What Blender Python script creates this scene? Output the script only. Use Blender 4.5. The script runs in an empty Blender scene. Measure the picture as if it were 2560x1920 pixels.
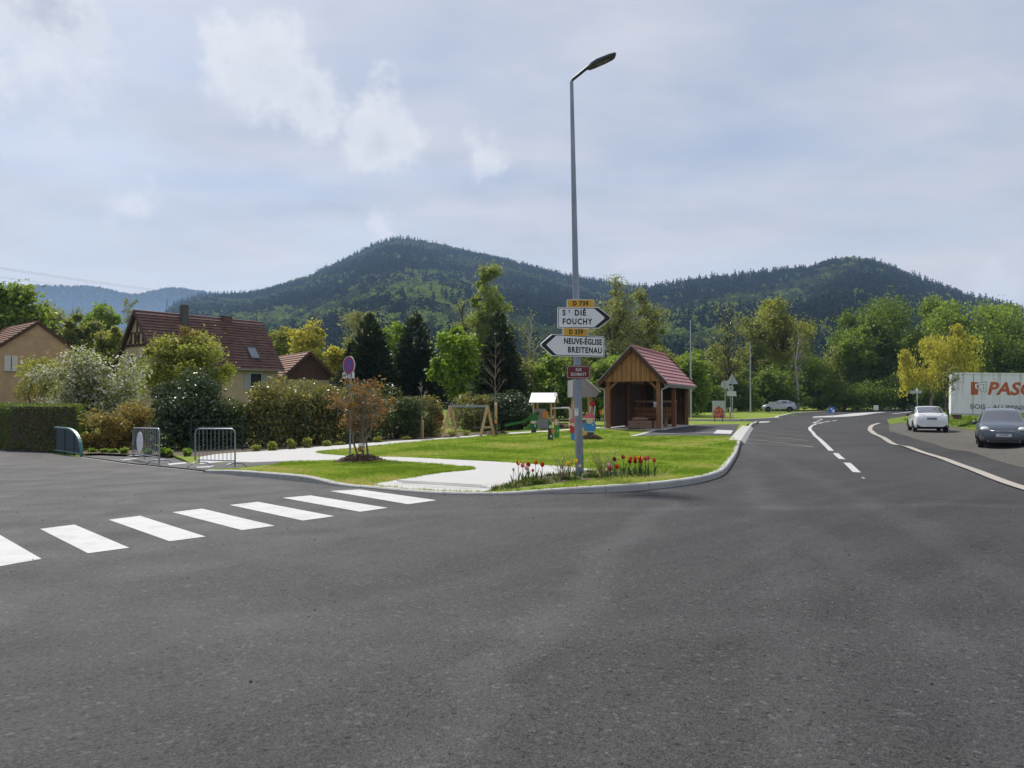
import bpy, bmesh, math, random
import numpy as np
from mathutils import Vector, Matrix, Euler

random.seed(7); rng = np.random.default_rng(11)
S = bpy.context.scene
C = S.collection
PI = math.pi

# ---------------------------------------------------------------- camera
EYE = 1.65; FPX = 1900.0; PITCH = math.atan(45 / FPX)
cam_data = bpy.data.cameras.new('camera'); cam = bpy.data.objects.new('camera', cam_data); C.objects.link(cam)
cam_data.sensor_width = 36; cam_data.lens = FPX / 2560 * 36; cam_data.clip_end = 30000; cam_data.clip_start = .05
cam.location = (0, 0, EYE); cam.rotation_euler = (PI / 2 + PITCH, 0, 0)
S.camera = cam

# ---------------------------------------------------------------- render / exposure
S.view_settings.view_transform = 'Standard'; S.view_settings.look = 'None'
S.view_settings.exposure = 0.43; S.view_settings.gamma = 1
cy = S.cycles
cy.max_bounces = 5; cy.diffuse_bounces = 3; cy.glossy_bounces = 2; cy.transmission_bounces = 3; cy.use_adaptive_sampling = True; cy.adaptive_threshold = .02
cy.transparent_max_bounces = 8; cy.volume_bounces = 0; cy.use_denoising = True
cy.caustics_reflective = False; cy.caustics_refractive = False
cy.sample_clamp_indirect = 6

# ---------------------------------------------------------------- sun
SUN_AZ = math.radians(-28); SUN_EL = math.radians(50)      # azimuth from +Y towards +X
sun_dir = Vector((math.sin(SUN_AZ) * math.cos(SUN_EL), math.cos(SUN_AZ) * math.cos(SUN_EL), math.sin(SUN_EL)))
sd = bpy.data.lights.new('sun', 'SUN'); sd.energy = 4.0; sd.angle = math.radians(8); sd.color = (1, .955, .88)
sun = bpy.data.objects.new('sun', sd); C.objects.link(sun); sun.location = (-60, 120, 150)
sun.rotation_euler = (-sun_dir).to_track_quat('-Z', 'Y').to_euler()


# ---------------------------------------------------------------- node helper
def nd(t, typ, props=None, **ins):
    n = t.nodes.new(typ)
    for k, v in (props or {}).items(): setattr(n, k, v)
    for k, v in ins.items():
        s = n.inputs[int(k[1:])] if k[0] == 'i' and k[1:].isdigit() else n.inputs[k.replace('_', ' ')]
        if isinstance(v, bpy.types.NodeSocket): t.links.new(v, s)
        else: s.default_value = v
    return n
def mth(t, op, a, b=0.0, c=None, clamp=False):
    n = nd(t, 'ShaderNodeMath', dict(operation=op, use_clamp=clamp), i0=a, i1=b)
    if c is not None:
        if isinstance(c, bpy.types.NodeSocket): t.links.new(c, n.inputs[2])
        else: n.inputs[2].default_value = c
    return n.outputs[0]
def mixc(t, f, a, b):
    n = nd(t, 'ShaderNodeMix', dict(data_type='RGBA'))
    for i, v in ((0, f), (6, a), (7, b)):
        if isinstance(v, bpy.types.NodeSocket): t.links.new(v, n.inputs[i])
        else: n.inputs[i].default_value = (*v, 1) if isinstance(v, tuple) and len(v) == 3 else v
    return n.outputs[2]
def mapr(t, v, a, b, c=0., d=1., smooth=False):
    n = nd(t, 'ShaderNodeMapRange', dict(interpolation_type='SMOOTHSTEP' if smooth else 'LINEAR', clamp=True))
    t.links.new(v, n.inputs[0])
    for i, q in ((1, a), (2, b), (3, c), (4, d)): n.inputs[i].default_value = q
    return n.outputs[0]
def noise(t, vec, scale, detail=3, rough=.55, dist=0):
    n = nd(t, 'ShaderNodeTexNoise', None, Scale=scale, Detail=detail, Roughness=rough, Distortion=dist)
    if vec is not None: t.links.new(vec, n.inputs['Vector'])
    return n
def vscale(t, vec, x, y, z):
    return nd(t, 'ShaderNodeVectorMath', dict(operation='MULTIPLY'), i0=vec, i1=(x, y, z)).outputs[0]

def pray(px, py):
    r = (px - 1280) / FPX; u = (960 - py) / FPX; c, s = math.cos(PITCH), math.sin(PITCH)
    return np.array([r, c - u * s, s + u * c])

# ---------------------------------------------------------------- world: hazy spring sky, thin veil and small cumulus
W = bpy.data.worlds.new('World'); S.world = W; W.use_nodes = True
wt = W.node_tree; wt.nodes.clear()
sky = nd(wt, 'ShaderNodeTexSky', dict(sky_type='NISHITA', sun_disc=False, sun_elevation=SUN_EL, sun_rotation=SUN_AZ,
                                      altitude=300, air_density=1.0, dust_density=1.5, ozone_density=1.2))
gen = nd(wt, 'ShaderNodeTexCoord').outputs['Generated']
sep = nd(wt, 'ShaderNodeSeparateXYZ', None, i0=gen)
zc = mth(wt, 'ADD', mth(wt, 'MAXIMUM', sep.outputs[2], 0.0), .12)
plane = nd(wt, 'ShaderNodeCombineXYZ', None, i0=mth(wt, 'DIVIDE', sep.outputs[0], zc), i1=mth(wt, 'DIVIDE', sep.outputs[1], zc)).outputs[0]
veil_n = noise(wt, vscale(wt, plane, .55, .9, 1), 1.1, 5, .56, .5).outputs['Fac']
veil2 = noise(wt, vscale(wt, plane, .25, .35, 1), .9, 3, .5, .2).outputs['Fac']
veil = mapr(wt, mth(wt, 'ADD', mth(wt, 'MULTIPLY', veil_n, .6), mth(wt, 'MULTIPLY', veil2, .55)), .40, .66, .50, .95, True)
hor = mapr(wt, sep.outputs[2], .0, .30, .95, 0.0, True)
veil = mth(wt, 'MAXIMUM', veil, mth(wt, 'MULTIPLY', hor, .93))
tone_n = noise(wt, vscale(wt, plane, .8, 1.1, 1), 1.6, 4, .55).outputs['Fac']
veil_col = mixc(wt, mapr(wt, tone_n, .35, .7), (3.9, 4.25, 5.15), (6.3, 6.15, 6.3))
veil_col = mixc(wt, mapr(wt, sep.outputs[2], .02, .32, 1, 0, True), veil_col, (7.1, 6.7, 6.4))
col = mixc(wt, veil, sky.outputs[0], veil_col)
# cumulus: soft lumps around given directions of the sky, broken up by noise
wob = noise(wt, gen, 9, 4, .62).outputs['Color']
wv = nd(wt, 'ShaderNodeVectorMath', dict(operation='SUBTRACT'), i0=wob, i1=(.5, .5, .5)).outputs[0]
wv = nd(wt, 'ShaderNodeVectorMath', dict(operation='SCALE'), i0=wv, Scale=.13).outputs[0]
dv = nd(wt, 'ShaderNodeVectorMath', dict(operation='ADD'), i0=gen, i1=wv).outputs[0]
fine = noise(wt, gen, 26, 4, .65).outputs['Fac']
dens = None; core = None
blobs = [(660, 190, .075, 1), (760, 250, .06, 1), (600, 120, .04, .8), (940, 330, .062, .95), (1200, 375, .04, .6), (330, 520, .04, .5),
         (60, 130, .09, .6), (110, 10, .06, 1.6), (960, 565, .03, .7), (1330, 575, .035, -.5), (1540, 660, .035, -.45), (2160, 580, .03, -.4),
         (2520, 735, .05, .8), (560, 728, .025, .9), (1900, 690, .03, .7), (-60, 190, .04, .9)]
dirs = [(Vector(pray(a, b)).normalized(), r * .80, s) for a, b, r, s in blobs]
rr = random.Random(4)
for k in range(8):
    az = rr.uniform(.75, 2 * PI - .75); el = rr.uniform(.08, .6)
    dirs.append((Vector((math.sin(az) * math.cos(el), math.cos(az) * math.cos(el), math.sin(el))), rr.uniform(.04, .09), rr.choice((1, .8, .6))))
shade = None
for v, r, s in dirs:
    d = nd(wt, 'ShaderNodeVectorMath', dict(operation='DISTANCE'), i0=dv, i1=tuple(v)).outputs['Value']
    m = mth(wt, 'MULTIPLY_ADD', d, -abs(s) / (1.25 * r), abs(s))
    if s < 0 or s > 1.2: shade = m if shade is None else mth(wt, 'MAXIMUM', shade, m)
    if s > 0: dens = m if dens is None else mth(wt, 'MAXIMUM', dens, m)
edge = mapr(wt, mth(wt, 'ADD', dens, mth(wt, 'MULTIPLY', mth(wt, 'SUBTRACT', fine, .5), 1.0)), .04, .62, 0, .82, True)
ccol = mixc(wt, mth(wt, 'MULTIPLY', mapr(wt, dens, .4, .95), mapr(wt, fine, .3, .7, .2, .95)), (7.2, 7.25, 7.45), (4.7, 4.95, 5.6))
col = mixc(wt, edge, col, ccol)
col = mixc(wt, mth(wt, 'MULTIPLY', mapr(wt, shade, .05, .9), mapr(wt, fine, .3, .65, .1, .6)), col, (3.9, 4.2, 5.0))
bg = nd(wt, 'ShaderNodeBackground', None, Color=col, Strength=.09)
wo = nd(wt, 'ShaderNodeOutputWorld', None, Surface=bg.outputs[0])
W.cycles.sampling_method = 'MANUAL'; W.cycles.sample_map_resolution = 512

# ---------------------------------------------------------------- terrain height and pixel -> ground
CP = np.array([(0,0,0),(-6,8,0),(6,8,-.02),(0,14,0),(-3,13,0),(1.4,16,0),(-8.5,21.6,-.17),(-12,25,-.3),(-17,28,-.36),(-22,36,-.4),
(6,16,-.02),(11,16.3,-.2),(16,22,-.28),(19.7,32,-.34),(26.6,48.7,-.25),(35,100,.23),(6.4,37,.3),(9,44,.27),(9,33,.18),(10,30,.12),(7,20,.02),
(-8,40,-.25),(-3,50,-.15),(-14,34,-.35),(0,30,.02),(-2.4,37,-.2),(14,46,.15),(30,70,.1),(60,80,.2),(60,120,.3),(0,80,0),(-30,60,-.2),(-60,60,-.3),(0,-20,0),
(0,200,0),(100,200,.3),(-100,200,0)], float)
def sst(a, b, x):
    t = np.clip((x - a) / (b - a), 0, 1); return t * t * (3 - 2 * t)
def gz0(x, y):
    x = np.asarray(x, float); y = np.asarray(y, float)
    w = 1 / ((x[..., None] - CP[:, 0]) ** 2 + (y[..., None] - CP[:, 1]) ** 2 + 14.) ** 2
    return (w * CP[:, 2]).sum(-1) / w.sum(-1)
BA = np.array((31.5, 58.)); BB = np.array((21.8, 35.5))                        # foot of the grass bank under the container
def gz(x, y):
    x = np.asarray(x, float); y = np.asarray(y, float)
    u = (BA - BB); L = np.hypot(*u); u = u / L
    s = (x - BB[0]) * u[1] - (y - BB[1]) * u[0]; a = (x - BB[0]) * u[0] + (y - BB[1]) * u[1]
    bank = 1.05 * sst(0, 5.2, s) * (1 - sst(22, 45, s)) * (1 - sst(L - 3, L + 9, a)) * sst(-22, -6, a)
    return gz0(x, y) + bank
def g1(x, y): return float(gz(x, y))
def G(px, py, off=0.):
    d = pray(px, py); z = 0.
    for i in range(40):
        t = (z + off - EYE) / d[2]; z = .5 * z + .5 * float(gz0(d[0] * t, d[1] * t))
    return np.array([d[0] * t, d[1] * t])
def GP(pts): return [tuple(G(*p)) for p in pts]
def X(px, d): return (px - 1280) / FPX * d
def Z(py, d): return EYE + (1005 - py) / FPX * d
def seg_dist(x, y, a, b):
    a = np.asarray(a); b = np.asarray(b); ab = b - a
    t = np.clip(((x - a[0]) * ab[0] + (y - a[1]) * ab[1]) / (ab @ ab), 0, 1)
    return np.hypot(x - a[0] - ab[0] * t, y - a[1] - ab[1] * t)
CR0, CR1 = G(935, 1222), G(1185, 1238)                                         # dropped kerb at the crossing
BY0, BY1 = G(480, 1170), G(720, 1160)
def plat(x, y):                                                                # height of lawn and path above the road
    h = .115 - .09 * (1 - sst(.2, 2.6, seg_dist(x, y, CR0, CR1))) - .085 * (1 - sst(.8, 3.6, seg_dist(x, y, BY0, BY1)))
    return np.maximum(h, .018)
def gzp(x, y): return gz(x, y) + plat(x, y)

# ---------------------------------------------------------------- object helpers
def tag(o, label=None, cat=None, group=None, kind=None):
    for k, v in (('label', label), ('category', cat), ('group', group), ('kind', kind)):
        if v: o[k] = v
    return o
def thing(name, label, cat, loc=(0, 0, 0), rz=0., group=None):
    o = bpy.data.objects.new(name, None); C.objects.link(o); o.empty_display_size = .1
    o.location = loc; o.rotation_euler = (0, 0, rz)
    return tag(o, label, cat, group)
def mk(name, verts, faces, mat=None, parent=None, smooth=False, sharp=None):
    me = bpy.data.meshes.new(name); me.from_pydata([tuple(map(float, v)) for v in verts], [], faces); me.update()
    return link(name, me, mat, parent, smooth, sharp)
def link(name, me, mat=None, parent=None, smooth=False, sharp=None):
    if mat is not None and len(me.materials) == 0: me.materials.append(mat)
    if smooth:
        me.polygons.foreach_set('use_smooth', [True] * len(me.polygons))
        if sharp: me.set_sharp_from_angle(angle=math.radians(sharp))
    o = bpy.data.objects.new(name, me); C.objects.link(o); o.parent = parent
    return o
class MB:
    def __init__(s): s.v = []; s.f = []
    def add(s, vs, fs):
        k = len(s.v); s.v += [tuple(map(float, v)) for v in vs]; s.f += [tuple(i + k for i in f) for f in fs]; return s
    def box(s, c, d, rot=None, taper=1.0):
        vs = []
        for z in (-.5, .5):
            q = taper if z > 0 else 1
            for x, y in ((-.5, -.5), (.5, -.5), (.5, .5), (-.5, .5)): vs.append(Vector((x * d[0] * q, y * d[1] * q, z * d[2])))
        if rot is not None:
            R = rot if isinstance(rot, Matrix) else Euler(rot).to_matrix(); vs = [R @ v for v in vs]
        return s.add([v + Vector(c) for v in vs], [(3, 2, 1, 0), (4, 5, 6, 7), (0, 1, 5, 4), (1, 2, 6, 5), (2, 3, 7, 6), (3, 0, 4, 7)])
    def beam(s, a, b, w, h, up=(0, 0, 1)):
        a = Vector(a); b = Vector(b); d = (b - a); L = d.length; d.normalize(); up = Vector(up)
        x = d.cross(up)
        if x.length < 1e-4: x = d.cross(Vector((1, 0, 0)))
        x.normalize(); y = x.cross(d)
        vs = [p + x * (i * w / 2) + y * (j * h / 2) for p in (a, b) for i, j in ((-1, -1), (1, -1), (1, 1), (-1, 1))]
        return s.add(vs, [(0, 1, 2, 3), (7, 6, 5, 4), (0, 4, 5, 1), (1, 5, 6, 2), (2, 6, 7, 3), (3, 7, 4, 0)])
    def tube(s, pts, r, n=8, cap=True):
        pts = [Vector(p) for p in pts]; m = len(pts)
        if not hasattr(r, '__len__'): r = [r] * m
        k = []; prev = None
        for i, p in enumerate(pts):
            t = (pts[min(i + 1, m - 1)] - pts[max(i - 1, 0)]).normalized()
            if prev is None:
                a = t.cross(Vector((0, 0, 1)));  a = a if a.length > .05 else t.cross(Vector((1, 0, 0)))
            else: a = prev - t * prev.dot(t)
            a.normalize(); prev = a; b = t.cross(a)
            k += [p + (a * math.cos(q * 2 * PI / n) + b * math.sin(q * 2 * PI / n)) * r[i] for q in range(n)]
        f = [(i * n + q, i * n + (q + 1) % n, (i + 1) * n + (q + 1) % n, (i + 1) * n + q) for i in range(m - 1) for q in range(n)]
        if cap: f += [tuple(range(n - 1, -1, -1)), tuple(range((m - 1) * n, m * n))]
        return s.add(k, f)
    def lathe(s, prof, n=16, c=(0, 0, 0), axis='z', M=None):
        vs = []
        for r, z in prof:
            for q in range(n):
                a = q * 2 * PI / n; p = Vector((r * math.cos(a), r * math.sin(a), z))
                if axis == 'y': p = Vector((p.x, p.z, p.y))
                if axis == 'x': p = Vector((p.z, p.x, p.y))
                if M is not None: p = M @ p
                vs.append(p + Vector(c))
        m = len(prof)
        f = [(i * n + q, i * n + (q + 1) % n, (i + 1) * n + (q + 1) % n, (i + 1) * n + q) for i in range(m - 1) for q in range(n)]
        if axis == 'y': f = [x[::-1] for x in f]
        return s.add(vs, f)
    def prism(s, out, y0, y1):                     # outline in x,z extruded along y
        n = len(out); vs = [(x, y0, z) for x, z in out] + [(x, y1, z) for x, z in out]
        return s.add(vs, [tuple(range(n)), tuple(range(2 * n - 1, n - 1, -1))] + [(i, i + n, (i + 1) % n + n, (i + 1) % n) for i in range(n)])
    def sphere(s, c, r, n=12, m=8, sq=(1, 1, 1)):
        vs = []; f = []
        for i in range(m + 1):
            a = PI * i / m
            for q in range(n):
                b = 2 * PI * q / n
                vs.append((c[0] + r * sq[0] * math.sin(a) * math.cos(b), c[1] + r * sq[1] * math.sin(a) * math.sin(b), c[2] + r * sq[2] * math.cos(a)))
        for i in range(m):
            for q in range(n): f.append((i * n + q, (i + 1) * n + q, (i + 1) * n + (q + 1) % n, i * n + (q + 1) % n))
        return s.add(vs, f)
    def build(s, name, mat=None, parent=None, smooth=False, sharp=None, bevel=0):
        o = mk(name, s.v, s.f, mat, parent, smooth, sharp)
        bm = bmesh.new(); bm.from_mesh(o.data)
        if smooth: bmesh.ops.remove_doubles(bm, verts=bm.verts, dist=1e-5)
        bmesh.ops.recalc_face_normals(bm, faces=bm.faces)
        if bevel: bmesh.ops.bevel(bm, geom=[e for e in bm.edges if e.is_manifold and e.calc_face_angle(0) > .6], offset=bevel, segments=1, affect='EDGES', clamp_overlap=True)
        bm.to_mesh(o.data); bm.free()
        return o
def ell(cx, cz, rx, rz, n=18, a0=0, a1=2 * PI):
    return [(cx + rx * math.cos(a0 + (a1 - a0) * i / n), cz + rz * math.sin(a0 + (a1 - a0) * i / n)) for i in range(n)]
def rrect(x0, z0, x1, z1, r, n=4):
    o = []
    for cx, cz, a in ((x1 - r, z1 - r, 0), (x0 + r, z1 - r, PI / 2), (x0 + r, z0 + r, PI), (x1 - r, z0 + r, 1.5 * PI)):
        o += [(cx + r * math.cos(a + PI / 2 * i / n), cz + r * math.sin(a + PI / 2 * i / n)) for i in range(n + 1)]
    return o
def crv(pts, k=6, closed=False):                    # Catmull-Rom through points
    P = [np.asarray(p, float) for p in pts]; n = len(P); out = []
    for i in range(n if closed else n - 1):
        p1, p2 = P[i], P[(i + 1) % n]
        p0 = P[i - 1] if (i > 0 or closed) else 2 * p1 - p2
        p3 = P[(i + 2) % n] if (i + 2 < n or closed) else 2 * p2 - p1
        for j in range(k):
            t = j / k
            out.append(.5 * ((2 * p1) + (p2 - p0) * t + (2 * p0 - 5 * p1 + 4 * p2 - p3) * t * t + (3 * p1 - p0 - 3 * p2 + p3) * t ** 3))
    if not closed: out.append(P[-1])
    return [tuple(p) for p in out]
def resample(pts, step):
    P = np.array(pts, float); d = np.hypot(*np.diff(P[:, :2], axis=0).T); s = np.concatenate([[0], np.cumsum(d)])
    n = max(2, int(round(s[-1] / step)) + 1); q = np.linspace(0, s[-1], n)
    return np.stack([np.interp(q, s, P[:, i]) for i in range(P.shape[1])], 1)
def offs(P, w):                                     # offset polyline to the left by w
    P = np.asarray(P, float); t = np.gradient(P[:, :2], axis=0); t /= np.hypot(t[:, 0], t[:, 1])[:, None]
    return P[:, :2] + np.stack([-t[:, 1], t[:, 0]], 1) * w
def drape(name, poly, hf, off, mat, parent=None, step=1.5, skirt=0., kind='structure', label=None):
    bm = bmesh.new(); vs = [bm.verts.new((p[0], p[1], 0)) for p in poly]; bm.faces.new(vs)
    bmesh.ops.triangulate(bm, faces=bm.faces[:])
    P = np.array([p[:2] for p in poly]); lo = P.min(0); hi = P.max(0)
    for ax in (0, 1):
        q = math.ceil(lo[ax] / step) * step
        while q < hi[ax]:
            nrm = (1, 0, 0) if ax == 0 else (0, 1, 0)
            bmesh.ops.bisect_plane(bm, geom=bm.verts[:] + bm.edges[:] + bm.faces[:], plane_co=(q, 0, 0) if ax == 0 else (0, q, 0), plane_no=nrm)
            q += step * (1 if abs(q) < 60 else 3)
    bmesh.ops.remove_doubles(bm, verts=bm.verts, dist=1e-4)
    co = np.array([v.co[:2] for v in bm.verts]); z = hf(co[:, 0], co[:, 1]) + off
    for v, h in zip(bm.verts, z): v.co.z = h
    bmesh.ops.recalc_face_normals(bm, faces=bm.faces)
    if sum(f.normal.z for f in bm.faces) < 0: bmesh.ops.reverse_faces(bm, faces=bm.faces)
    if skirt:
        be = [e for e in bm.edges if len(e.link_faces) == 1]
        r = bmesh.ops.extrude_edge_only(bm, edges=be)
        for v in [g for g in r['geom'] if isinstance(g, bmesh.types.BMVert)]: v.co.z -= skirt
    me = bpy.data.meshes.new(name); bm.to_mesh(me); bm.free()
    o = link(name, me, mat, parent, True, 40)
    if kind and parent is None: o['kind'] = kind
    if label: o['label'] = label
    return o
def strip(name, pts, w, hf, off, mat, parent=None, step=.8):
    P = resample(pts, step); a = offs(P, w / 2); b = offs(P, -w / 2); v = []; f = []
    for i in range(len(P)):
        for q in (a[i], b[i]): v.append((q[0], q[1], float(hf(q[0], q[1])) + off))
        if i: f.append((2 * i - 2, 2 * i - 1, 2 * i + 1, 2 * i))
    return mk(name, v, f, mat, parent, True)
def inpoly(x, y, poly):
    P = np.asarray(poly)[:, :2]; c = np.zeros(len(x), bool); j = len(P) - 1
    for i in range(len(P)):
        a, b = P[i], P[j]
        m = ((a[1] > y) != (b[1] > y)) & (x < (b[0] - a[0]) * (y - a[1]) / (b[1] - a[1] + 1e-12) + a[0])
        c ^= m; j = i
    return c
def text_mesh(s, size, bold=.0, space=1.0, align='CENTER', sx=1.0, line=1.0):
    cu = bpy.data.curves.new('lettering', 'FONT'); cu.body = s; cu.size = size; cu.offset = bold * size; cu.space_character = space
    cu.align_x = align; cu.align_y = 'CENTER'; cu.extrude = .001; cu.resolution_u = 3; cu.space_line = line
    o = bpy.data.objects.new('lettering', cu); C.objects.link(o)
    dg = bpy.context.evaluated_depsgraph_get(); dg.update()
    me = bpy.data.meshes.new_from_object(o.evaluated_get(dg)); bpy.data.objects.remove(o); bpy.data.curves.remove(cu)
    R = Matrix.Rotation(PI / 2, 4, 'X') @ Matrix.Diagonal((sx, 1, 1, 1)); me.transform(R)        # stands upright, faces -Y
    me.materials.clear()
    return me
def put_text(s, size, loc, mat, parent, **k):
    o = link('lettering', text_mesh(s, size, **k), mat, parent); o.location = loc; return o

# ---------------------------------------------------------------- materials
MATS = {}
def mat(name, c, rough=.65, var=.18, scale=4., bump=.0, bscale=30., metal=0., spec=.4, c2=None, fine=0., coat=0., stretch=(1, 1, 1)):
    if name in MATS: return MATS[name]
    m = bpy.data.materials.new(name); m.use_nodes = True; t = m.node_tree; b = t.nodes['Principled BSDF']; MATS[name] = m
    co = nd(t, 'ShaderNodeTexCoord').outputs['Object']
    if stretch != (1, 1, 1): co = vscale(t, co, *stretch)
    n = noise(t, co, scale, 5, .6).outputs['Fac']; f = mapr(t, n, .3, .7)
    lo = tuple(x * (1 - var) for x in c); hi = tuple(min(1, x * (1 + var)) for x in (c2 or c))
    colr = mixc(t, f, lo, hi)
    if fine:
        n2 = noise(t, co, scale * 12, 3).outputs['Fac']
        colr = mixc(t, mapr(t, n2, .35, .65, 0, fine), colr, tuple(x * .45 for x in c))
    t.links.new(colr, b.inputs['Base Color'])
    b.inputs['Roughness'].default_value = rough; b.inputs['Metallic'].default_value = metal
    b.inputs['Specular IOR Level'].default_value = spec; b.inputs['Coat Weight'].default_value = coat; b.inputs['Coat Roughness'].default_value = .08
    r = mth(t, 'ADD', mth(t, 'MULTIPLY', mth(t, 'SUBTRACT', n, .5), .25), rough, clamp=True); t.links.new(r, b.inputs['Roughness'])
    if bump:
        bn = nd(t, 'ShaderNodeBump', None, Strength=bump, Distance=.02, Height=noise(t, co, bscale, 4).outputs['Fac'])
        t.links.new(bn.outputs[0], b.inputs['Normal'])
    return m
def leaf_mat(name, c1, c2, trans=.4, gloss=.25, rough=.5):
    if name in MATS: return MATS[name]
    m = bpy.data.materials.new(name); m.use_nodes = True; t = m.node_tree; MATS[name] = m
    b = t.nodes['Principled BSDF']; out = t.nodes['Material Output']
    v = nd(t, 'ShaderNodeAttribute', dict(attribute_name='v')).outputs['Fac']
    n = noise(t, nd(t, 'ShaderNodeTexCoord').outputs['Object'], 1.1, 3).outputs['Fac']
    f = mth(t, 'ADD', mth(t, 'MULTIPLY', v, .65), mth(t, 'MULTIPLY', mapr(t, n, .3, .7), .4), clamp=True)
    colr = mixc(t, f, c1, c2)
    t.links.new(colr, b.inputs['Base Color']); b.inputs['Roughness'].default_value = rough; b.inputs['Specular IOR Level'].default_value = gloss
    if gloss <= .15: b = nd(t, 'ShaderNodeBsdfDiffuse', None, Color=colr)
    tr = nd(t, 'ShaderNodeBsdfTranslucent', None, Color=mixc(t, .35, colr, tuple(min(1, x * q) for x, q in zip(c2, (1.25, 1.25, .7)))))
    mx = nd(t, 'ShaderNodeMixShader', None, i0=trans, i1=b.outputs[0], i2=tr.outputs[0]); t.links.new(mx.outputs[0], out.inputs[0])
    return m
def asphalt(name, base, tint=(1, .975, 1.0), coarse=1.0, wear=1.0, tracks=False):
    m = bpy.data.materials.new(name); m.use_nodes = True; t = m.node_tree; b = t.nodes['Principled BSDF']
    co = nd(t, 'ShaderNodeTexCoord').outputs['Object']
    big = noise(t, co, .13, 4, .6, .6).outputs['Fac']; mid = noise(t, co, .9, 5, .65, .4).outputs['Fac']
    streak = noise(t, vscale(t, nd(t, 'ShaderNodeVectorRotate', dict(rotation_type='Z_AXIS'), Vector=co, Angle=.75).outputs[0], .9, .1, 1), 1.3, 4, .6, .5).outputs['Fac']
    v1 = nd(t, 'ShaderNodeTexVoronoi', None, Vector=co, Scale=95 * coarse); v2 = nd(t, 'ShaderNodeTexVoronoi', None, Vector=co, Scale=38 * coarse)
    stone = nd(t, 'ShaderNodeSeparateColor', None, i0=v1.outputs['Color']).outputs[0]
    stone2 = nd(t, 'ShaderNodeSeparateColor', None, i0=v2.outputs['Color']).outputs[0]
    fn = noise(t, co, 60, 4, .7).outputs['Fac']
    k = mth(t, 'ADD', mth(t, 'MULTIPLY', mapr(t, big, .3, .7, -1, 1), .16 * wear), mth(t, 'MULTIPLY', mapr(t, mid, .3, .7, -1, 1), .10 * wear))
    k = mth(t, 'ADD', k, mth(t, 'MULTIPLY', mapr(t, streak, .35, .68, -1, 1), .14 * wear))
    k = mth(t, 'ADD', k, mth(t, 'MULTIPLY', mapr(t, stone, .05, 1, -1, 1), .42))
    k = mth(t, 'ADD', k, mth(t, 'MULTIPLY', mapr(t, fn, .3, .7, -1, 1), .30))
    k = mth(t, 'ADD', k, mapr(t, stone2, .92, 1, 0, .9)); k = mth(t, 'SUBTRACT', k, mapr(t, stone2, .10, .0, 0, .55))
    if tracks:                                                     # worn, paler wheel paths of turning traffic, and a few hairline cracks
        sx = nd(t, 'ShaderNodeSeparateXYZ', None, i0=co); wbl = mth(t, 'MULTIPLY', mth(t, 'SUBTRACT', noise(t, co, .45, 4, .6).outputs['Fac'], .5), 1.5)
        for (x0, y0), (x1, y1), hw_, am in (((-.5, 3.5), (1.1, 8.3), .32, .38), ((1.3, 3.2), (2.9, 8.6), .30, .2), ((-8, 10.6), (8, 12.6), .35, .28), ((-9, 6.2), (5, 5.4), .5, .16), ((5.2, 9), (7.6, 22), .45, .24), ((3.4, 8), (6.0, 22), .4, .2)):
            L_ = math.hypot(x1 - x0, y1 - y0); nx_, ny_ = -(y1 - y0) / L_, (x1 - x0) / L_
            u = mth(t, 'MULTIPLY_ADD', sx.outputs[0], nx_, mth(t, 'MULTIPLY_ADD', sx.outputs[1], ny_, -(x0 * nx_ + y0 * ny_)))
            k = mth(t, 'ADD', k, mapr(t, mth(t, 'ABSOLUTE', mth(t, 'ADD', u, wbl)), hw_, hw_ * .15, 0, am, True))
        wv_ = nd(t, 'ShaderNodeVectorMath', dict(operation='ADD'), i0=co, i1=nd(t, 'ShaderNodeVectorMath', dict(operation='SCALE'), i0=noise(t, co, 1.3, 4, .65).outputs['Color'], Scale=.9).outputs[0]).outputs[0]
        ck = nd(t, 'ShaderNodeTexVoronoi', dict(feature='DISTANCE_TO_EDGE'), Vector=wv_, Scale=.22)
        k = mth(t, 'SUBTRACT', k, mth(t, 'MULTIPLY', mapr(t, ck.outputs['Distance'], .0022, .0008, 0, .45), mapr(t, big, .5, .6)))
        st_ = noise(t, co, .8, 2, .5).outputs['Fac']; k = mth(t, 'SUBTRACT', k, mapr(t, st_, .70, .78, 0, .22, True))
    k = mth(t, 'ADD', k, 1.0)
    c = nd(t, 'ShaderNodeVectorMath', dict(operation='SCALE'), i0=tuple(base * q for q in tint), Scale=k).outputs[0]
    t.links.new(c, b.inputs['Base Color'])
    t.links.new(mapr(t, mid, .3, .7, .62, .8), b.inputs['Roughness']); b.inputs['Specular IOR Level'].default_value = .18
    h = mth(t, 'ADD', mth(t, 'MULTIPLY', v1.outputs['Distance'], -.8), fn)
    bn = nd(t, 'ShaderNodeBump', None, Strength=.55, Distance=.006, Height=h); t.links.new(bn.outputs[0], b.inputs['Normal'])
    return m
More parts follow.
